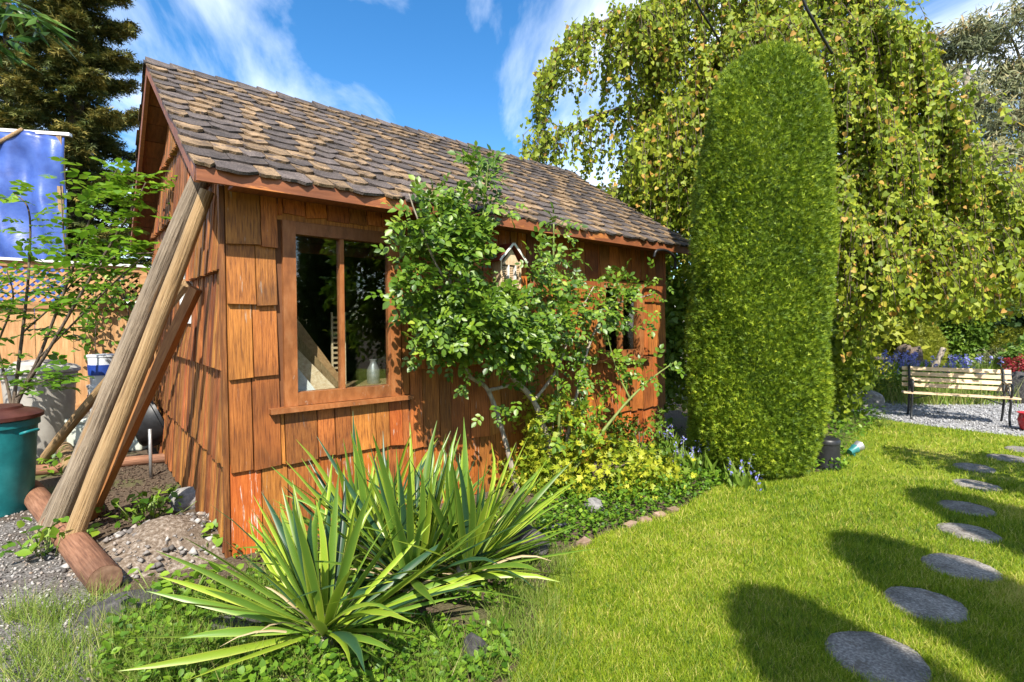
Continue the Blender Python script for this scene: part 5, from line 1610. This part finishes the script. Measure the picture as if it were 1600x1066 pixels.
# red stand at the frame edge
p = gp(1612, 674)
rs = thing('red_plant_stand', 'red enamel pot on the gravel beside the bench', 'pot', p)
lathe('pot_body', [(.08, 0), (.13, .04), (.16, .16), (.14, .24), (.17, .27), (.15, .27), (.12, .2)], 'red_pot', rs, 24)

# background hedges and trees
bush('dark_hedge', 'dark evergreen hedge at the far edge beside the shelter', 'hedge', (F_(1640, 13.5), 13.5), (.95, .8, 1.8), 1.7, 3800, .13, 'dark_hedge', OVAL, 70, .16, core=True)
for lab, px, Y, rad, zc, n, mat in [('dense green shrub mass beneath the weeping tree', 1350, 14.5, (1.4, .7, 1.1), .9, 4200, 'gold_hedge'),
                                   ('tall green hedge shrub behind the conical conifer', 1440, 18.0, (1.8, .9, 1.7), 1.6, 4200, 'hedge'),
                                   ('tall dark shrub behind the garden shelter', 1560, 21.0, (2.6, 1.2, 2.2), 2.0, 4600, 'dark_hedge'),
                                   ('broad green shrub behind the shed end', 1180, 14.0, (2.2, .9, 1.6), 1.4, 3800, 'dark_hedge')]:
    bush('background_shrub', lab, 'shrub', (F_(px, Y), Y), rad, zc, n, .17, mat, OVAL, 80, .2, core=True)

def euca(label, px, Y, H, clus, seed):
    x = F_(px, Y)
    t = thing('eucalyptus_tree', label, 'tree', (x, Y, 0), 0, 'tall grey-green trees beyond the garden')
    tube('trunk', curve_pts([(0, 0, 0), (.15, 0, H * .4), (-.1, 0, H * .75), (.1, 0, H)], 5), list(np.linspace(.25, .05, 16)), 'cane', t, 9)
    P, O, K = [], [], []
    br = []
    for (cx_, cy_, rad, n) in clus:
        ctr = at(cx_, cy_, Y) - np.array([x, Y, 0])
        br.append((curve_pts([(0, 0, max(1.5, ctr[2] - 2.2)), (ctr[0] * .5, 0, ctr[2] - .9), ctr], 4), list(np.linspace(.08, .02, 9))))
        for e in range(4):
            br.append(([ctr, ctr + rvec(1)[0] * [rad, rad, rad * .7]], .012))
        p, o_, i = clumps(ctr, (rad, rad, rad * .75), 26, n, rad * .17, .3)
        P.append(p); O.append(o_); K.append(.32 + .35 * (rng.random(26)[i] - .5) + .16 * rng.normal(size=n) + .22 * (p[:, 2] > ctr[2]))
    P = np.concatenate(P); O = np.concatenate(O); n = len(P)
    foliage('crown', 'euca', t, LANCE, P, rvec(n) * .8 - [0, 0, .6], O + rvec(n) + [0, -.8, .5], .30 * (.6 + .8 * rng.random(n)), np.concatenate(K))
    tubes('limb', br, 'cane', t, 6)
euca('tall thin eucalyptus with orange-tinged leaves beyond the weeping tree', 1500, 21, 12.5, [(1490, 60, 1.0, 2100), (1465, 130, .8, 1260), (1520, 170, 1.1, 2100), (1500, 260, 1.3, 2400), (1480, 330, 1.2, 2100)], 1)
euca('broad eucalyptus with pale limbs at the garden end', 1590, 23, 14, [(1570, 40, 1.3, 2700), (1610, 90, 1.3, 2400), (1560, 130, 1.1, 1800), (1600, 200, 1.5, 2700), (1555, 250, 1.3, 2400), (1590, 320, 1.6, 3000), (1560, 390, 1.5, 2700)], 2)
# leafy tree beside the lawn outside the frame: dapples the far stones
p = gp(1500, 722) + np.array([math.sin(SUN_AZ), math.cos(SUN_AZ), 0]) * 2.7 / math.tan(SUN_EL)
bush('lawn_shrub', 'leafy tall shrub beside the far stepping stones', 'shrub', p, (.75, .7, .6), 2.35, 1500, .11, 'hedge', OVAL, 34, .1)
